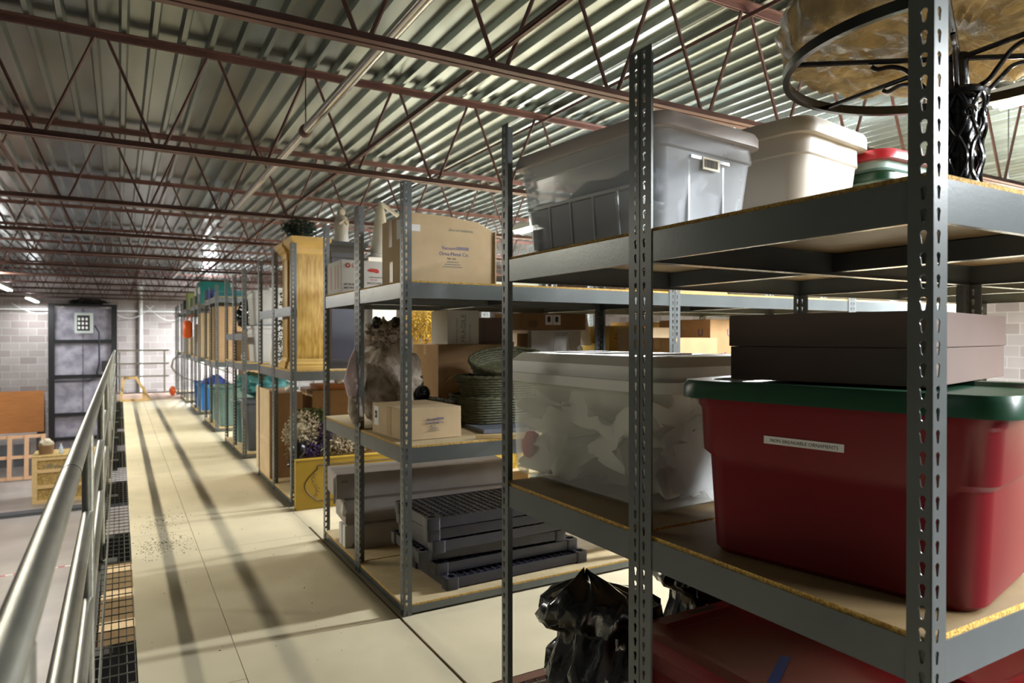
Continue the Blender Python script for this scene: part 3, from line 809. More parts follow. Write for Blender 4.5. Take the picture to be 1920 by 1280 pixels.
def wicker(name, label, x, y, z, rx, ry, h, rows=9, flare=.12, sq=2., rot=0, tilt=(0, 0), handle=False, dome=False, n=56, mm=None):
    t = thing(name, label, 'basket', (x, y, z), rot=(R(tilt[0]), R(tilt[1]), R(rot)))
    b = MB(); N = n
    def rad(a, q):
        c, s = abs(math.cos(a)), abs(math.sin(a)); k = (c ** sq + s ** sq) ** (-1 / sq)
        f = 1 + flare * q if not dome else math.cos(q * math.pi / 2 * .98) + .02
        return k * f
    for i in range(rows):
        q = i / (rows - 1); zz = .008 + (h - .012) * (q if not dome else math.sin(q * math.pi / 2))
        pts = []
        for k in range(N):
            a = 2 * math.pi * k / N; r_ = rad(a, q); w_ = .0035 * (1 if (k + i) % 2 else -1)
            pts.append(((rx * r_ + w_) * math.cos(a), (ry * r_ + w_) * math.sin(a), zz))
        b.tube(pts, h / rows * .56, 5, closed=True)
    b.build('weave', mm or m_wick, t, smooth=60)
    b = MB()
    for k in range(N // 2):
        a = 2 * math.pi * (k + .25) / (N // 2)
        b.tube([(rx * rad(a, q) * math.cos(a), ry * rad(a, q) * math.sin(a), .008 + (h - .012) * (q if not dome else math.sin(q * math.pi / 2))) for q in (0, .33, .66, 1)], .0032, 5)
    tag(b.build('stake', mm or m_wick, t), kind='stuff')
    if not dome:
        b = MB()
        for ph in (0, math.pi):
            b.tube([((rx * rad(a, 1) + .004 * math.cos(a * 18 + ph)) * math.cos(a), (ry * rad(a, 1) + .004 * math.cos(a * 18 + ph)) * math.sin(a), h + .005 * math.sin(a * 18 + ph)) for a in (2 * math.pi * k / 108 for k in range(108))], .008, 6, closed=True)
        b.build('braided_rim', mm or m_wick, t, smooth=60)
        MB().loft([[(rx * .97 * rad(a, 0) * math.cos(a), ry * .97 * rad(a, 0) * math.sin(a), zz) for a in (2 * math.pi * k / 40 for k in range(40))] for zz in (.002, .012)]).build('base', mm or m_wick, t)
    if handle:
        MB().tube([(.022 * math.cos(a), 0, h - .006 + .036 * math.sin(a)) for a in (math.pi * k / 10 for k in range(11))], .0055, 8).build('handle', mm or m_wick, t, smooth=60)
    return t
MB2 = ZB2
tag(MB().box(0, 0, 0, .62, .30, .022).build('blue_grey_panel', mat('blue_grey_board', (112, 118, 132), .5), None, (1.74, 3.34, ZB2), R(-6), bevel=.002), 'flat blue-grey panel under the green wicker baskets', 'panel')
tag(MB().box(0, 0, 0, .30, .012, .02).build('pine_batten', m_wood, None, (1.62, 3.20, ZB2), R(-22)), 'short brown wooden batten lying on the shelf before the baskets', 'batten')
wicker('rectangular_wicker_basket', 'deep rectangular dark green wicker basket at the bottom of the basket pile', 2.06, 3.72, ZB2 + .024, .27, .21, .15, rows=10, sq=5, flare=.06)
wicker('oval_wicker_basket', 'oval dark green wicker basket sitting in the deep rectangular one', 2.02, 3.66, ZB2 + .182, .24, .17, .115, rows=8, flare=.18)
wicker('small_oval_wicker_basket', 'smaller oval wicker basket tilted on top of the basket pile', 2.06, 3.64, ZB2 + .315, .21, .15, .09, rows=7, flare=.2, tilt=(20, -6))
wicker('long_wicker_tray', 'low dark wicker tray behind the small labelled carton', 1.62, 3.98, ZB2 + .001, .17, .22, .13, rows=7, sq=4)
wicker('domed_wicker_lid', 'domed dark green wicker lid with loop handle showing above the frosted tote', 2.66, 3.72, ZB2 + .36, .26, .22, .085, rows=8, dome=True, handle=True)
carton('plain_cardboard_box', 'plain brown box under the domed wicker lid', 2.42, 3.50, ZB2, .45, .44, .355, m_card)
tag(MB().blob((0, 0, .048), .048, .048, .048, 0, 1, 14).build('black_ball_ornament', m_iron, None, (1.60, 3.88, ZB2 + .145), smooth=60), 'shiny black ball resting on the low wicker tray', 'ball')
# rear unit of row B
YB2 = YB + W
cb = carton('wide_cardboard_box', 'wide brown cardboard box behind the wicker baskets', 1.82, 4.14, ZB2, .54, .45, .485, m_card)
fg = carton('fragile_carton', 'white FRAGILE carton standing on the wide cardboard box', 1.915, 4.20, ZB2 + .486, .235, .28, .235, m_cardw, tape=False, flaps=False)
text('FRAGILE', .052, mat('teal_ink', (110, 140, 132), .7), fg, (.135, -.0006, -.0 + .012), (R(90), R(-90), 0), sx=1.)
text('Hand Cast Frames', .022, m_greyi, fg, (.075, -.0006, .012), (R(90), R(-90), 0))
text('HANDLE WITH CARE', .013, m_greyi, fg, (.172, -.0006, .012), (R(90), R(-90), 0))
MB().box(.2355, .0, 0, .2370, .03, .235).build('yellow_edge_tape', m_yel, fg)
carton('dark_grey_box', 'dark grey flat-fronted box beside the FRAGILE carton', 2.20, 4.22, ZB2 + .486, .15, .25, .185, m_taupe, tape=False)
tag(MB().box(0, 0, 0, .06, .012, .50).build('grey_board', m_cardg, None, (2.40, 4.25, ZB2 + .001), bevel=.001), 'upright light grey board between two rows of boxes', 'board')
for k in range(3):
    tag(MB().box(0, 0, 0, .018, .04, .56).build('wooden_stake', m_cardd, None, (2.478 + k * .027, 4.22 + .01 * k, ZB2 + .001), rot=(0, R(1.5 + k * .3), 0)),
        ['brown wooden stake standing by the light grey board', 'middle one of three brown wooden stakes', 'brown wooden stake standing by the white lampshade box'][k], 'stake', 'brown wooden stakes')
lb_ = carton('lampshade_box', 'white lampshade box with a line drawing of a shade', 2.575, 4.20, ZB2, .44, .36, .585, m_cardw, tape=False)
q = MB()
for a, c in (((.20, .57), (.33, .57)), ((.20, .57), (.185, .42)), ((.33, .57), (.345, .42)), ((.20, .562), (.33, .562))):
    pass
for (xa, za), (xb, zb) in (((.20, .53), (.33, .53)), ((.20, .53), (.18, .36)), ((.33, .53), (.35, .36)), ((.18, .36), (.35, .36))):
    q.bar((xa, -.001, za), (xb, -.001, zb), .003, .0012)
q.build('shade_drawing', m_ink, lb_)
text('GLASS SHADES', .018, m_greyi, lb_, (.20, -.0006, .556), FRONT); text('MADE IN CHINA', .014, m_greyi, lb_, (.205, -.0006, .540), FRONT)
fb = carton('flat_brown_box', 'flat brown box with two square stickers wedged under the top shelf', 2.47, 4.16, ZB2 + .588, .56, .40, .12, m_cardd, tape=True)
for k in range(2):
    MB().box(.20 + k * .068, -.0014, .035, .264 + k * .068, -.0006, .108).build('white_sticker', m_lab, fb)
    MB().box(.217 + k * .068, -.002, .055, .244 + k * .068, -.0015, .095).build('sticker_square', m_ink, fb)
q = MB()
for k in range(4): q.box(.06, -.0012, .02 + k * .012, .13 + .012 * (k % 2), -.0006, .025 + k * .012)
q.build('fine_print', m_ink, fb)
tl_ = thing('table_lamp', 'lamp with a brightly lit white conical shade beside the flat brown box', 'lamp', (3.107, 4.34, ZB2))
MB().lathe([(.06, 0), (.06, .02), (.018, .04), (.025, .2), (.035, .28), (.012, .36), (.008, .5)], 20).build('base', m_plaster, tl_, smooth=40)
MB().lathe([(.088, .47), (.056, .69), (.0545, .69), (.0865, .47)], 28, cap=False).build('shade', m_shade, tl_, smooth=40)

# second bay of row B
k1 = carton('olive_printed_carton', 'olive brown printed carton behind the dark inner post', 3.205, 4.10, ZB2 + .42, .30, .35, .20, mat('olive_cardboard', (164, 138, 70), .85, 0, .1, 6))
text('HAND', .03, m_ink, k1, (.055, -.0006, .125), FRONT); text('PRODUCTS', .026, m_ink, k1, (.045, -.0006, .095), FRONT)
carton('cardboard_box', 'plain cardboard box under the olive printed carton', 3.20, 4.08, ZB2, .34, .40, .418, m_card)
carton('open_topped_box', 'cardboard box with a wide top flange beside the bright splice plate', 3.08, 3.55, ZB2 + .33, .28, .30, .27, m_cardp, tape=False)
carton('lower_cardboard_box', 'cardboard box beneath the open-topped one, behind the frosted tote', 3.06, 3.52, ZB2, .34, .36, .328, m_card)
carton('yellow_lit_carton', 'yellow-lit carton standing behind the bright double post', 3.56, 4.18, ZB2, .40, .36, .655, mat('yellow_lit_cardboard', (206, 176, 112), .85, 0, .08, 6))  # yellow cast of the light is put into this cardboard colour
carton('front_cardboard_box', 'light orange-brown cardboard box beside the bright double post', 2.995, 3.18, ZB2, .37, .32, .53, m_card)
ub = carton('tall_fragile_carton', 'tall brown carton printed with U marks and FRAGILE', 3.575, 3.44, ZB2, .25, .52, .66, m_card)
text('U', .075, m_blue, ub, (.16, -.0006, .54), FRONT); text('U', .075, m_blue, ub, (-.0006, .12, .54), LEFTF)
text('FRAGILE', .062, m_blue, ub, (-.02, -.0012, .36), (R(90), R(-8), 0), sx=.8)
MB().box(.02, -.0012, .30, .18, -.0005, .335).build('blue_bar', m_blue, ub)
MB().lathe([(.0, 0), (.02, .0), (.026, .03), (.02, .05), (.0, .05)], 12).build('blue_emblem', m_blue, ub, (.035, .0, .47), rot=(0, 0, 0)).scale = (1, .03, 1)
for i, (x, y, z, w_, d_, h_, m_, lab) in enumerate(((5.0, 3.3, ZB2, .5, .5, .45, m_cardp, 'pale carton on the bright far bay of the second row'),
        (5.8, 3.4, ZB2, .4, .5, .5, m_card, 'brown carton on the bright far bay of the second row'),
        (3.2, 3.4, ZB3, .5, .5, .22, m_card, 'low brown carton on the top shelf behind the clear tote'),)):
    carton('stored_carton', lab, x, y, z, w_, d_, h_, m_)

# bottom shelf: stack of moulded black shelf panels
def shelf_panel():
    Wp, Dp, T = .90, .46, .062
    q = MB()
    for a, c in (((0, 0), (Wp, .014)), ((0, Dp - .014), (Wp, Dp)), ((0, 0), (.014, Dp)), ((Wp - .014, 0), (Wp, Dp))):
        q.box(a[0] + .002, a[1] + .002, .006, c[0] - .002, c[1] - .002, T - .004)
    k = .045
    while k < Wp - .03: q.box(k - .005, .014, T - .022, k + .005, Dp - .014, T - .006); k += .042
    k = .045
    while k < Dp - .03: q.box(.014, k - .004, T - .020, Wp - .014, k + .004, T - .008); k += .042
    cs = []
    for cx, cy in ((.03, .03), (Wp - .03, .03), (.03, Dp - .03), (Wp - .03, Dp - .03)):
        cs.append(MB().loft([rrect(cx, cy, .037, .037, .014, z) for z in (0, T)] + [rrect(cx, cy, .022, .022, .02, z) for z in (T, T - .03)]))
    return q, cs
pq, pcs = shelf_panel()
proto = None
offs = [(1.47, 3.225, 1.5), (1.44, 3.29, .8), (1.36, 3.33, -1.5), (1.41, 3.26, 2.2), (1.385, 3.27, .5), (1.375, 3.25, 1.0)]
plabs = ['bottom black moulded shelf panel, its far corner sticking out past the stack', 'black moulded shelf panel second from the bottom of the stack',
         'black moulded shelf panel shifted toward the walkway, third from the bottom', 'black moulded shelf panel fourth from the bottom of the stack',
         'black moulded shelf panel just under the topmost one', 'topmost black moulded shelf panel with its open grid showing']
for i, (x, y, a) in enumerate(offs):
    if proto is None:
        proto = thing('shelf_panel', plabs[0], 'shelf panel', (x, y, ZB1), R(a), 'stack of black shelf panels')
        pq.build('grid', m_bshelf, proto); [c_.build('corner_socket', m_bshelf, proto, smooth=40) for c_ in pcs]
    else:
        c = proto.copy(); COL.objects.link(c); c.location = (x, y, ZB1 + i * .0635); c.rotation_euler = (0, 0, R(a)); c['label'] = plabs[i]
        for ch in list(proto.children):
            d = ch.copy(); COL.objects.link(d); d.parent = c
# long grey-white cartons
for k, (x, l, z, h, lab) in enumerate(((1.28, 1.10, 0, .145, 'long grey-white carton at the bottom of its stack'), (1.215, 1.14, .146, .15, 'long grey-white carton in the middle of its stack, corner torn open'),
                              (1.175, 1.18, .297, .155, 'long grey-white carton on top of its stack, with an end flap sticking out'))):
    t = carton('long_grey_carton', lab, x, 4.13 + .06 * k, ZB1 + z, l, .32, h, m_cardg, rot=-5, tape=False, group='long grey-white cartons')
    if k == 2:
        MB().box(-.0035, -.09, -.01, -.001, .0, .15).build('end_flap', m_cardw, t, rotz=R(-20))
        MB().box(.03, -.0012, .10, .07, -.0005, .115).build('stamp', m_greyi, t)
    if k == 1: MB().blob((0, .03, .09), .02, .03, .045, .3, 2, 10, 2).build('torn_padding', m_plaster, t, smooth=60)
for k in range(2):
    carton('short_white_carton', ['small white carton end beside the lowest long grey carton', 'another small white carton end against the second post'][k], 1.215, 4.20 + .075 * k, ZB1, .05, .06, .14, m_cardw, tape=False, flaps=False, group='short white cartons')
# ------------------------------------------------------------------ row C
ZC1, ZC2 = .0565, 1.1015
def pedestal(name, label, x, y, z, w, d, h, m, ms=None):
    t = thing(name, label, 'pedestal', (x, y, z)); ms = ms or m
    def sq(e, zz): return [(-e, -e, zz), (w + e, -e, zz), (w + e, d + e, zz), (-e, d + e, zz)]
    MB().loft([sq(.028, 0), sq(.028, .025), sq(.020, .032), sq(.022, .05), sq(.008, .065), sq(.006, .08), sq(0, .09)]).build('plinth', ms, t)
    MB().loft([sq(0, .0905), sq(0, h - .1405)]).build('shaft', m, t)
    MB().loft([sq(0, h - .14), sq(.008, h - .13), sq(.010, h - .09), sq(.03, h - .065), sq(.034, h - .05), sq(.052, h - .035), sq(.055, h - .02), sq(.055, h)]).build('cornice', ms, t)
    return t
m_goldc = mat('gold_cornice_paint', (214, 178, 104), .4, .05, .12, 9)
pedestal('gold_pedestal', 'tall gold marbled square pedestal at the corner of the third rack', 1.262, 5.72, ZC2, .215, .22, 1.09, m_gold, m_goldc)
pedestal('gold_pedestal', 'second gold pedestal, standing directly behind the corner one', 1.262, 6.10, ZC2, .20, .20, 1.08, m_gold, m_goldc)
pedestal('navy_pedestal', 'dark navy square pedestal with moulded cornice behind the white produce cartons', 1.585, 5.86, ZC2, .25, .25, 1.09, m_navy, mat('charcoal_cornice', (44, 44, 48), .4, 0, .1, 9))
pedestal('white_pedestal', 'pale pedestal mostly hidden behind the white produce cartons', 1.945, 5.86, ZC2, .22, .22, .97, m_plaster)
sy = thing('praying_statue', 'white plaster robed statue standing on the navy pedestal', 'statue', (1.70, 5.98, ZC2 + 1.091))
MB().lathe([(.062, 0), (.066, .02), (.058, .10), (.064, .18), (.050, .235), (.020, .255)], 20).build('robe', m_plaster, sy, smooth=60)
MB().lathe([(.028, .245), (.036, .27), (.034, .30), (.012, .325), (.002, .33)], 16).build('veil', m_plaster, sy, smooth=60)
MB().blob((-.012, -.020, .282), .018, .018, .025, 0, 1, 10).build('head', m_plaster, sy, smooth=60)
MB().tube([(-.05, -.02, .20), (-.03, -.07, .17), (0, -.065, .20)], .013, 8).tube([(.05, -.02, .20), (.03, -.07, .17), (.005, -.065, .20)], .013, 8).build('arms', m_plaster, sy, smooth=60)
an = thing('white_cone_figure', 'white cone-shaped robed figure with a pale wing sticking out, beside the brown carton', 'statue', (2.055, 5.97, ZC2 + .971))
MB().lathe([(.115, 0), (.11, .04), (.088, .05), (.086, .09), (.078, .12), (.06, .30), (.035, .46), (.008, .53)], 24).build('robe', m_plaster, an, smooth=50)
MB().bar((.0, -.02, .51), (.15, -.05, .40), .05, .025).build('wing', m_shade, an, bevel=.004)
# round evergreen topiary on the gold pedestal
wr = thing('evergreen_topiary', 'small round evergreen topiary on top of the front gold pedestal', 'topiary', (1.33, 5.84, ZC2 + 1.091))
MB().tube([(0, 0, 0), (0, 0, .12)], .008, 8).lathe([(.03, 0), (.035, .02), (.0, .022)], 12).build('stem', m_wood, wr)
MB().bits((-.02, 0, .085), (.15, .10, .085), 1500, .016, shell=.2).build('needles', m_leaf, wr)
# garland and tree to the rear of row C
tr = thing('artificial_tree', 'dark green artificial christmas tree standing behind the gold pedestals', 'artificial tree', (1.50, 7.0, ZC2))
MB().tube([(0, 0, 0), (0, 0, .95)], .012, 8).build('trunk', m_cardd, tr)
q = MB(); g = random.Random(8)
for k in range(9): q.bits((0, 0, .10 + k * .10), (.20 - k * .012, .20 - k * .012, .06), 260, .022, g)
q.build('needles', m_leaf, tr)
MB().bits((0, 0, 0), (1, 1, 1), 1, .01)
yb = thing('golden_foliage_bundle', 'bundle of golden yellow artificial foliage seen above the wide cardboard box', 'foliage', (2.50, 5.95, ZC2))
MB().tube([(0, 0, 0), (0, 0, .25)], .02, 8).build('stem', m_cardd, yb)
MB().bits((0, 0, .38), (.22, .16, .20), 2600, .020, shell=.15).build('leaves', m_yleaf, yb)
sl = thing('white_stand_figure', 'slim white upright figure with rounded head behind the third rack', 'statue', (1.315, 6.98, ZC2))
MB().lathe([(.035, 0), (.04, .1), (.03, .22), (.012, .25)], 14).build('body', m_fix, sl, smooth=60)
MB().blob((0, 0, .29), .030, .030, .042, 0, 1, 10).build('head', m_fix, sl, smooth=60)

# bottom of row C
c1 = thing('tall_brown_carton', 'tall brown carton with a paler panel for its lit walkway side, third row floor', 'box', (1.205, 6.60, ZC1))
MB().box(.004, 0, 0, .30, .74, .79).build('body', m_cardd, c1, bevel=.003)
MB().box(0, .02, .0, .0035, .72, .82).build('lit_side_panel', m_cardp, c1)  # paler panel puts the light on the walkway side into colour
MB().box(-.001, .02, .32, -.0002, .72, .37).build('tape', m_tape, c1)
carton('tall_cardboard_box', 'tall brown cardboard box behind the dried flowers, third row floor', 1.60, 6.62, ZC1, .70, .5, .80, m_cardd)
carton('flat_parcel', 'flat brown parcel on top of the tall cardboard box', 1.66, 6.68, ZC1 + .801, .5, .3, .05, m_ply, tape=False)
for k in range(2):
    tag(MB().blob((0, 0, .03), .04, .035, .03, .3, 2, 9, k).build('crumpled_paper', m_plaster, None, ((1.40, 1.88)[k], 6.68 if not k else 6.72, ZC1 + (.792 if k == 0 else .852)), smooth=60),
        ['crumpled white paper on top of the tall brown carton', 'crumpled white paper on the flat brown parcel'][k], 'paper')
fl = thing('dried_flower_arrangement', 'large dried flower arrangement of cream and purple blooms behind the ochre panel', 'flower arrangement', (1.45, 6.02, ZC1))
MB().lathe([(.08, 0), (.11, .05), (.12, .14), (.09, .2), (.085, .2), (.085, .1), (.0, .09)], 20).build('pot', m_dark, fl, smooth=40)
MB().bits((-.10, -.08, .50), (.16, .14, .19), 1300, .024).bits((.22, -.08, .40), (.30, .14, .12), 1700, .026).build('cream_blooms', m_petw, fl)
MB().bits((-.02, -.16, .38), (.13, .06, .09), 330, .022).bits((.08, -.15, .50), (.07, .06, .10), 220, .022).build('purple_blooms', m_petp, fl)
MB().bits((.15, 0, .30), (.40, .18, .12), 1500, .022).build('dry_leaves', m_petd, fl)
MB().bits((0, .02, .62), (.16, .1, .08), 500, .03).build('green_leaves', mat('olive_leaves', (78, 92, 44), .7), fl)
vs = thing('black_vase', 'glossy black vase lying tilted at the walkway end of the dried flowers', 'vase', (1.31, 5.80, ZC1 + .42), rot=(0, R(-152), 0))
MB().lathe([(.012, -.02), (.05, 0), (.062, .05), (.045, .12), (.022, .18), (.030, .20), (.026, .20), (.018, .18), (.0, .16)], 20).build('body', m_iron, vs, smooth=60)
bk = tag(MB().blob((0, 0, .045), .05, .04, .045, .3, 3, 12, 4).build('straw_bow', m_petw, None, (1.31, 5.86, ZC1 + .50), smooth=60), 'cream straw bow beside the black vase', 'bow')
stn = thing('wire_basket', 'small dark wire basket beside the end of the ochre panel', 'basket', (1.32, 5.90, ZC1))
q = MB()
for k in range(14):
    a = 2 * math.pi * k / 14; q.tube([(.05 * math.cos(a), .05 * math.sin(a), 0), (.065 * math.cos(a), .065 * math.sin(a), .37)], .003, 5)
q.build('wire', m_bshelf, stn)
MB().tube([(.065 * math.cos(a), .065 * math.sin(a), .37) for a in (k * math.pi / 12 for k in range(24))], .004, 6, closed=True).build('rim', m_bshelf, stn)
# ochre carved panel standing on the aisle floor
yp = thing('ochre_carved_panel', 'long ochre yellow panel with carved scroll outline standing before the third rack', 'panel', (1.20, 5.50, 0.001))
MB().box(0, 0, 0, 2.15, .055, .40).build('board', m_yel, yp, bevel=.004)
q = MB()
def pl(pts, r=.007):
    q.tube([(x, -.0005, z) for x, z in pts], r, 6)
for s in (0, 1):
    X = (lambda x: x) if not s else (lambda x: 2.15 - x)
    pl([(X(.93), .345), (X(.17), .345), (X(.17), .315)] + [(X(.17 - .10 * math.sin(t_ * math.pi) - .0 * t_), .315 - .255 * t_) for t_ in [k / 14 for k in range(15)]] + [(X(.93), .06)])
    for k in range(7):
        z = .10 + k * .028
        pl([(X(.155 + .018 * math.sin(k) + .014 * math.cos(a)), z + .012 * math.sin(a)) for a in (j * .8 for j in range(7))], .0025)
pl([(.0, .385), (2.15, .385)], .002)
pl([(.30, .30), (1.85, .30)], .0025)
for k in range(9):
    x = .98 + k * .024
    pl([(x + .012 * math.cos(a), .22 + .03 * math.sin(k * .9) + .016 * math.sin(a)) for a in (j * .7 for j in range(7))], .0025)
q.build('carved_outline', m_yeld, yp)
tag(MB().box(0, 0, 0, .16, .10, .30).build('pale_pine_block', m_wood, None, (2.55, 4.46, ZB1), bevel=.003), 'pale block behind the right end of the long grey cartons', 'block')

# ------------------------------------------------------------------ rows D to H
def tub(name, label, x, y, z, w, d, h, m, ml=None, cat='storage bin', group=None):
    return tote(name, label, x + w / 2, y + d / 2, z, w, d, h, m, ml or m, taper=.88, lid=.02, r=.04, group=group, cat=cat)
ZD2 = 1.0815
tub('grey_tub', 'light grey plastic tub, upper of two behind the third rack', 1.31, 8.22, ZD2 + .43, .44, .4, .38, m_gtub)
tub('grey_tub', 'light grey plastic tub at the foot of the pair behind the third rack', 1.31, 8.22, ZD2, .44, .4, .40, m_gtub)
tub('grey_tub', 'light grey plastic tub set apart behind the artificial tree', 1.95, 8.30, ZD2, .44, .4, .50, m_gtub)
carton('brown_carton', 'brown carton on the middle shelf of the fourth row, dark bag above', 1.25, 8.98, ZD2, .34, .38, .36, m_card)
tag(MB().blob((0, 0, .19), .14, .16, .19, .35, 3, 14, 3).build('black_fabric_bag', m_bag, None, (1.42, 9.15, ZD2 + .378), smooth=50), 'black bag slumped on the brown carton of the fourth row', 'bag')
tag(MB().blob((0, 0, .05), .03, .05, .05, .3, 2, 10, 3).build('white_paper_tag', m_plaster, None, (1.32, 8.90, ZD2 + .001), smooth=60), 'small white wad beside the brown carton of the fourth row', 'paper')
dt = tub('dark_grey_bin', 'dark grey plastic bin with a white emblem on the fourth row floor', 1.25, 8.3, ZD1 if False else .0565, .50, .48, .56, m_dtub)
MB().box(-.252, -.08, .24, -.2465, -.0, .36).build('label', m_lab, dt)
tag(MB().blob((0, 0, .13), .26, .22, .13, .4, 3, 18, 5).build('teal_wrapped_bundle', m_tealf, None, (1.52, 8.58, .70 - .04), smooth=40), 'shiny teal wrapped bundle on the dark grey bin', 'bundle')
tub('teal_tub', 'dull teal tub at the foot of the fourth row, behind the dark grey bin', 1.25, 9.05, .0565, .5, .5, .50, mat('dull_teal_plastic', (84, 118, 118), .4, 0, .1, 4))
tag(MB().blob((0, 0, .11), .24, .22, .11, .4, 3, 16, 9).build('teal_wrapped_bundle', m_tealf, None, (1.52, 9.3, .575 + .115), smooth=40), 'shiny teal wrapped bundle on the dull teal tub', 'bundle')
ZE2, ZE3 = 1.0215, 1.9615
carton('brown_carton', 'tall brown carton filling the fifth row above the middle shelf', 1.26, 10.75, ZE2, .46, .5, .80, m_card)
carton('brown_carton', 'pale tall carton behind the brown one in the fifth row', 1.26, 11.5, ZE2, .4, .5, .82, m_cardp)
q = thing('flat_teal_case', 'flat teal case on top of the fifth row', 'case', (1.25, 10.85, ZE3))
MB().box(0, 0, 0, .62, .42, .10).build('shell', m_teal, q, bevel=.008); MB().box(-.002, -.002, .045, .622, .422, .055).build('seam', m_dark, q)
tub('white_tub', 'white tub at the top of the fifth row beside the flat teal case', 1.95, 10.80, ZE3, .35, .4, .14, m_gtub)
tub('teal_tub', 'green-grey tub on the fifth row floor', 1.25, 10.8, .0565, .6, .5, .58, mat('green_grey_plastic', (96, 124, 118), .4, 0, .1, 4))
tub('teal_tub', 'green-grey tub on the fifth row floor, the one further back', 1.25, 11.6, .0565, .6, .45, .52, mat('green_grey_plastic_b', (96, 130, 128), .4, 0, .1, 4))
carton('brown_carton', 'brown carton at the foot of the fifth row behind blue bin', 1.95, 11.55, .0565, .4, .45, .6, m_card)
tb_ = carton('teal_printed_box', 'big teal and blue printed box on top of the sixth row', 1.24, 13.2, ZE3, .50, .62, .40, m_teal, tape=False)
MB().box(-.0015, .08, .05, -.0004, .40, .30).build('white_print', m_lab, tb_); MB().box(.1, -.0015, .05, .42, -.0004, .25).build('blue_print', m_dblue, tb_)
carton('white_box', 'white box behind the teal printed box on the sixth row', 1.24, 13.98, ZE3, .4, .3, .34, m_cardw)
carton('olive_green_box', 'olive green box on top of the seventh row', 1.24, 15.8, ZE3, .4, .4, .34, mat('olive_green_card', (136, 148, 96), .7, 0, .1, 4))
carton('dark_box', 'small dark box at the far top end of the run', 1.24, 16.6, ZE3, .3, .3, .22, m_dark, tape=False)
carton('tan_carton', 'tan carton on the middle shelf of the sixth row', 1.26, 13.3, ZE2, .5, .55, .78, m_cardp)
carton('white_flat_box', 'white flat box on the middle shelf of the sixth row', 1.26, 14.1, ZE2, .45, .4, .60, m_cardw)
carton('tan_carton', 'tan carton on the middle shelf of the seventh row', 1.28, 16.5, ZE2, .45, .5, .35, m_cardp)
bbn = thing('blue_bin', 'bright blue open plastic bin on the sixth row floor', 'storage bin', (1.50, 13.55, .0565))
MB().loft([rrect(0, 0, .22, .20, .04, 0), rrect(0, 0, .26, .24, .04, .44), rrect(0, 0, .275, .255, .04, .44), rrect(0, 0, .275, .255, .04, .47), rrect(0, 0, .25, .23, .04, .47), rrect(0, 0, .21, .19, .04, .02)]).build('body', m_blueb, bbn, smooth=40)
MB().blob((0, 0, .46), .2, .18, .16, .3, 2, 14, 3).build('stored_cloth', m_dblue, bbn, smooth=60)
bb2 = thing('blue_bin', 'bright blue open bin behind the first one on the sixth row floor', 'storage bin', (1.50, 14.3, .0565))
MB().loft([rrect(0, 0, .22, .20, .04, 0), rrect(0, 0, .26, .24, .04, .44), rrect(0, 0, .275, .255, .04, .47), rrect(0, 0, .25, .23, .04, .47), rrect(0, 0, .21, .19, .04, .02)]).build('body', m_blueb, bb2, smooth=40)
carton('brown_carton', 'brown carton beside the bright blue bins', 1.95, 13.3, .0565, .5, .5, .72, m_card)
og = thing('orange_bag', 'orange bag hanging on the outer face of the far shelving posts', 'bag', (1.10, 14.1, 1.35))
MB().loft([rrect(0, 0, .05, .12, .03, 0), rrect(0, 0, .07, .155, .04, .05), rrect(0, 0, .07, .155, .04, .28), rrect(0, 0, .04, .12, .03, .33)]).build('pouch', m_oran, og, smooth=60)
MB().tube([(0, 0, .34), (.03, 0, .40), (.098, .0, .44)], .012, 8).build('strap', m_oran, og)
tag(MB().blob((0, 0, .11), .07, .07, .11, .1, 2, 12, 4).build('orange_ball', m_oran, None, (1.08, 17.9, .001), smooth=60), 'small orange object on the pinkish boards at the foot of the last rack', 'ball')

# ------------------------------------------------------------------ guard rail
gr = thing('guard_rail', 'long aluminium pipe guard rail along the open edge of the mezzanine', 'railing', (-.10, 0, 0))
Y0, Y1 = -.9, 18.8
for nm, z, r_ in (('top_rail', 1.05, .0215), ('mid_rail', .73, .0205), ('mid_rail', .42, .0205)):
    MB().tube([(0, Y0, z), (0, Y1, z)], r_, 16).build(nm, m_rail, gr, smooth=40)
for k in range(10):
    y = .92 + 1.97 * k - (0 if k < 9 else 0)
    pg = MB().tube([(-.0, y, -.2), (-.0, y, 1.03)], .0195, 14).build('rail_post', m_rail, gr, smooth=40)
    MB().box(-.035, y - .045, -.005, .085, y + .045, .002).box(-.035, y - .045, -.005, -.03, y + .045, .09).build('foot_bracket', m_rail, gr)
for k in range(8):
    y = 1.9 + 2.45 * (k - 1)
    MB().tube([(0, y, 1.05), (0, y + .004, 1.05)], .0222, 16).build('sleeve_joint', m_dark, gr)
MB().box(.028, Y0, .006, .032, Y1, .11).build('toe_board', m_rail, gr)
er = thing('end_guard_rail', 'white-lit pipe guard rail closing the far end of the walkway', 'railing', (-.06, 18.85, 0))
for z in (.42, .73, 1.05): MB().tube([(0, 0, z), (1.12, 0, z)], .02, 10).build('rail', m_rail, er, smooth=40)
for x in (.06, 1.02): MB().tube([(x, 0, -.1), (x, 0, 1.05)], .02, 10).build('rail_post', m_rail, er, smooth=40)
hr = thing('stair_handrail', 'looped pipe handrail of the stair leading down at the far end', 'railing', (1.15, 19.25, 0))
for k in (0, 1):
    MB().tube([(2.0, k * .12, -.35), (.25, k * .12, .36), (.06, k * .12, .50), (0, k * .12, .62), (.03, k * .12, .80), (.12, k * .12, .87), (.30, k * .12, .86), (2.0, k * .12, .2)], .022, 10).build('handrail', m_rail, hr, smooth=60)

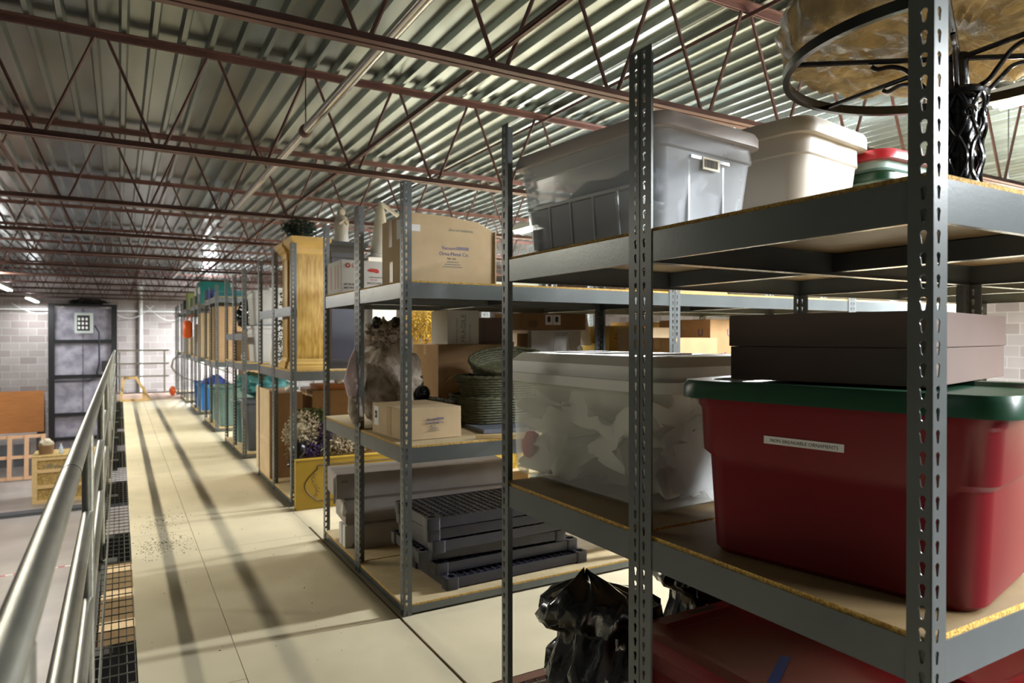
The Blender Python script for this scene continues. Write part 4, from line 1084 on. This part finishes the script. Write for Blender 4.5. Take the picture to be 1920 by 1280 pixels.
wf = thing('wooden_trestle', 'pale pine trestle frame standing at the far end of the walkway by the rail', 'trestle', (.02, 16.7, 0))
q = MB()
MB().bar((.0, .0, 0), (.06, 0, .52), .05, .05).bar((.06, 0, .50), (.30, 0, .50), .05, .05).build('frame', m_wood, wf)
MB().bar((.28, 0, .52), (.55, -.02, 0.02), .055, .05).build('leg', m_wood, wf)
MB().box(.02, -.03, .001, .50, .03, .05).build('base_rail', m_wood, wf)
MB().box(.40, -.01, .05, .46, .03, .30).build('short_board', m_wood, wf)

# ------------------------------------------------------------------ far wall and ground floor
lf = thing('goods_lift', 'black framed goods lift with silver curtain panels against the block wall', 'goods lift', (-1.70, 22.6, ZG))
H = 1.37 + .87 - ZG
for x in (0, 1.50): MB().box(x, 0, 0, x + .14, .25, H).build('column', m_black, lf)
for z in (.05, .95, 1.62, 2.68, 3.66): MB().box(.14, .02, z, 1.50, .10, z + .09).build('cross_bar', m_black, lf)
MB().box(.81, .105, .1, .815, .12, H - .05).build('curtain_seam', m_black, lf)
MB().box(.14, .12, .1, 1.50, .14, H - .05).build('curtain', m_mesh, lf)
MB().box(.0, 0, H, 1.64, .3, H + .06).build('top_beam', m_black, lf)
MB().blob((.95, .15, H + .12), .42, .14, .09, .5, 4, 16, 2).build('motor', m_black, lf, smooth=40)
MB().tube([(.14, -.02, 2.9 - .3), (.95, -.02, 2.9 - .3), (1.12, -.02, 2.95 - .25), (1.2, -.02, 3.1), (1.2, -.02, 3.95), (1.1, -.02, 4.15)], .02, 8).build('conduit', m_black, lf, smooth=60)
eb = MB().box(.62, -.10, 3.93, 1.06, .0, 4.50).build('control_cabinet', mat('cabinet_grey', (176, 184, 176), .5), lf, bevel=.004)
MB().box(.68, -.104, 4.0, .98, -.099, 4.43).build('switch_panel', m_dark, eb)
q = MB()
for i in range(3):
    for j in range(3): q.box(.70 + i * .09, -.107, 4.05 + j * .12, .75 + i * .09, -.1035, 4.12 + j * .12)
q.build('meter', m_fix, eb)
MB().box(1.26, -.08, 2.85, 1.48, .0, 3.15).build('switch_box', m_dark, lf, bevel=.004)
pipe_w = thing('white_downpipe', 'thick white vertical pipe on the block wall beyond the end rail', 'pipe', (.56, 23.36, ZG))
MB().tube([(0, 0, 0), (0, 0, ZD - ZG - .35)], .055, 14).build('pipe_run', m_fix, pipe_w, smooth=40)
MB().tube([(0, 0, ZD - ZG - .35), (0, 0, ZD - ZG - .15)], .10, 14).build('collar', m_fix, pipe_w, smooth=40)
wb = thing('wall_conduit', 'white horizontal conduit along the top of the block wall', 'pipe', (-5, 23.42, 1.37 + .78))
MB().tube([(0, 0, 0), (12, 0, 0)], .03, 8).build('conduit', m_fix, wb, smooth=40)
g = random.Random(4)
for k in range(4):
    x0 = -2.6 + k * 1.1; pts = [(x0 + t_ * 1.3, 23.34 - .05 * k, 1.37 + .95 - .28 * math.sin(t_ * math.pi) * (1 + .2 * k)) for t_ in [i / 12 for i in range(13)]]
    tag(MB().tube(pts, .010, 6).build('hanging_cable', m_fix, None), 'white cable sagging along the top of the block wall', 'cable', 'sagging white cables')
tag(MB().box(0, 0, 0, 1.55, .02, 1.15).build('plywood_sheet', m_ply, None, (-3.40, 23.2, ZG + 1.17), rot=(R(-5), 0, 0)), 'orange-brown plywood sheet leaning against the block wall above the pallet', 'sheet')
tag(MB().box(0, 0, 0, 1.3, .5, 1.165).build('grey_bin_stack', m_cardg, None, (-3.3, 22.9, ZG)), 'grey stack of flat packaging behind the pallet, under the plywood sheet', 'packaging')
pal = thing('wooden_pallet', 'pine pallet standing on edge before the plywood sheet', 'pallet', (-3.35, 22.25, ZG + .02), rot=(R(-9), 0, 0))
for z in (0, .56, 1.10): MB().box(0, 0, z, 1.60, .04, z + .09).build('stringer', m_pink_w, pal)
for k in range(5): MB().box(.02 + k * .37, -.02, .0, .12 + k * .37, -.001, 1.19).build('deck_board', m_pink_w, pal)
for k in range(2): MB().box(.50 + k * .38, .10, .35, .84 + k * .38, .12, .95).build('backing_panel', m_dtub, pal)
cr = thing('osb_crate', 'large OSB crate with pale battens on the ground floor below the railing', 'crate', (-1.74, 18.95, ZG))
MB().box(.02, .02, 0, 1.48, 1.0, 1.06).build('panel', m_osb, cr)
for z in (.0, .34, .70, .99): MB().box(0, -.012, z, 1.5, .018, z + .08).build('batten', m_wood, cr)
for x in (0, 1.40): MB().box(x, -.018, 0, x + .10, -.0125, 1.07).build('batten', m_wood, cr)
MB().box(-.01, -.02, 1.06, 1.51, 1.02, 1.085).build('top', m_osb, cr)
text('Fragile', .16, m_greyi, cr, (.25, -.0005 - .0, .78), FRONT, sx=2)
bs_ = wicker('round_brown_basket', 'round brown basket with cream cloth standing on the OSB crate', -1.50, 19.35, ZG + 1.087, .13, .13, .20, rows=7, mm=m_cardd, n=32)
tag(MB().blob((0, 0, .04), .14, .14, .12, .3, 2, 14, 3).build('cream_cloth', m_petw, None, (-1.50, 19.35, ZG + 1.087 + .19), smooth=60), 'cream cloth heaped in the round brown basket', 'cloth')
bt_ = thing('water_bottle', 'clear-blue water bottle on the OSB crate', 'bottle', (-1.20, 19.2, ZG + 1.087))
MB().lathe([(.035, 0), (.037, .02), (.037, .15), (.015, .19), (.015, .21)], 14).build('body', mat('bottle_plastic', (190, 206, 220), .2), bt_, smooth=40)
MB().lathe([(.017, .205), (.017, .23)], 12).build('cap', m_fix, bt_)
for k in range(3):
    tag(MB().box(0, 0, 0, 3.0, .07, .07).build('steel_channel', m_dtub, None, (-2.35 + .05 * k, 17.75 + .12 * k, ZG + .001 + 0), R(2)), ['grey steel channel lying in front of the OSB crate, outer one', 'grey steel channel lying in front of the OSB crate, middle one', 'grey steel channel nearest the OSB crate'][k], 'steel channel', 'steel channels on the ground floor')
tag(MB().blob((0, 0, .05), .30, .18, .08, .6, 5, 18, 3).build('red_strap_heap', m_redb, None, (-2.95, 21.2, ZG + .0), smooth=40), 'heap of red straps on the ground floor by the pallet', 'straps')
q = MB(); x = -3.2
while x < 0: q.box(x, 0, 0, x + .10, .04, .002); x += .2
t_ = thing('floor_tape', 'red and white dashed tape line on the concrete ground floor', 'tape', (0, 13.6, ZG + .001), R(4))
q.build('white_dash', m_lab, t_)
q = MB(); x = -3.1
while x < 0: q.box(x, 0, 0, x + .10, .04, .002); x += .2
q.build('red_dash', m_redb, t_)
for k in range(9):
    tag(MB().box(0, 0, 0, .9, .12, .05).build('floor_pallet_board', m_wood, None, (-.85, 6.0 + k * .62, ZG + .3)) if False else MB().box(0, 0, 0, 1.1, .30, .35).build('stored_timber', m_cardp, None, (-.35, 3.6 + k * 1.15, ZG + .001)), 'tan timber block on the ground floor seen down through the wire grating', 'timber', 'tan blocks under the mezzanine')

# ------------------------------------------------------------------ lights
L_ = 2.4
def row(x, z, ys, labs, p, warm):
    for k, y in enumerate(ys):
        lamp(up=.05 if warm else .14, x=x, y=y, z=z, label=labs[k] if k < len(labs) else labs[-1], power=p[k] if isinstance(p, (list, tuple)) else p, warm=warm)
        continue
        lamp(x, y, z, labs[k] if k < len(labs) else labs[-1], power=p[k] if isinstance(p, (list, tuple)) else p, warm=warm)
row(-1.92, 2.58, (6.6, 10.2, 13.8), ['fluorescent strip light hung over the drop beside the railing, out of view'], (110, 140, 190), True)
row(-1.99, 2.36, (16.5, 22.0), ['bright fluorescent strip light cut by the picture edge, before the block wall', 'bright fluorescent strip light hung just left of the goods lift'], (75, 75), False)
row(3.62, 2.48, (.5, 5.0, 9.5, 14.0), ['fluorescent strip light hung over the aisle behind the wrapped cushion',
    'bright fluorescent strip light glimpsed between grey post and clear tote', 'fluorescent strip light over the fifth shelving row', 'fluorescent strip light over the seventh shelving row'], (400, 170, 120, 110), False)
lamp(3.1, -1.9, 2.48, 'fluorescent strip light over the near end of the racks, behind the viewer', power=440, up=.10)
for k, (y, p_) in enumerate(((2.66, 1150), (5.2, 560), (7.7, 380), (10.2, 360), (12.7, 300), (15.2, 260))):
    lamp(6.9, y, 2.48, ['fluorescent strip light hung along the aisle behind the nearest racks', 'fluorescent strip light hung along the aisle before the gold pedestals'][k] if k < 2 else 'fluorescent strip light hung along a farther aisle between racks', power=p_, up=.14, along=90)
lamp(2.2, 20.9, 2.5, 'fluorescent strip light above the stair at the far end', power=430)
MB().box
w = bpy.data.worlds.new('world'); SC.world = w; w.use_nodes = True
w.node_tree.nodes['Background'].inputs[0].default_value = (.8, .85, 1, 1); w.node_tree.nodes['Background'].inputs[1].default_value = .02

# ------------------------------------------------------------------ camera
cd = bpy.data.cameras.new('camera'); co = bpy.data.objects.new('camera', cd); COL.objects.link(co)
co.location = (0, 0, 1.37); co.rotation_euler = (R(90 - .36), 0, R(-29.9))
cd.lens = 24; cd.sensor_width = 36; cd.clip_start = .02; cd.clip_end = 100
cd.dof.use_dof = True; cd.dof.focus_distance = 2.1; cd.dof.aperture_fstop = 4.5
SC.camera = co
SC.view_settings.view_transform = 'Standard'; SC.view_settings.look = 'None'; SC.view_settings.gamma = 1
SC.view_settings.exposure = 0.32
try: SC.view_settings.use_curve_mapping = False
except Exception: pass
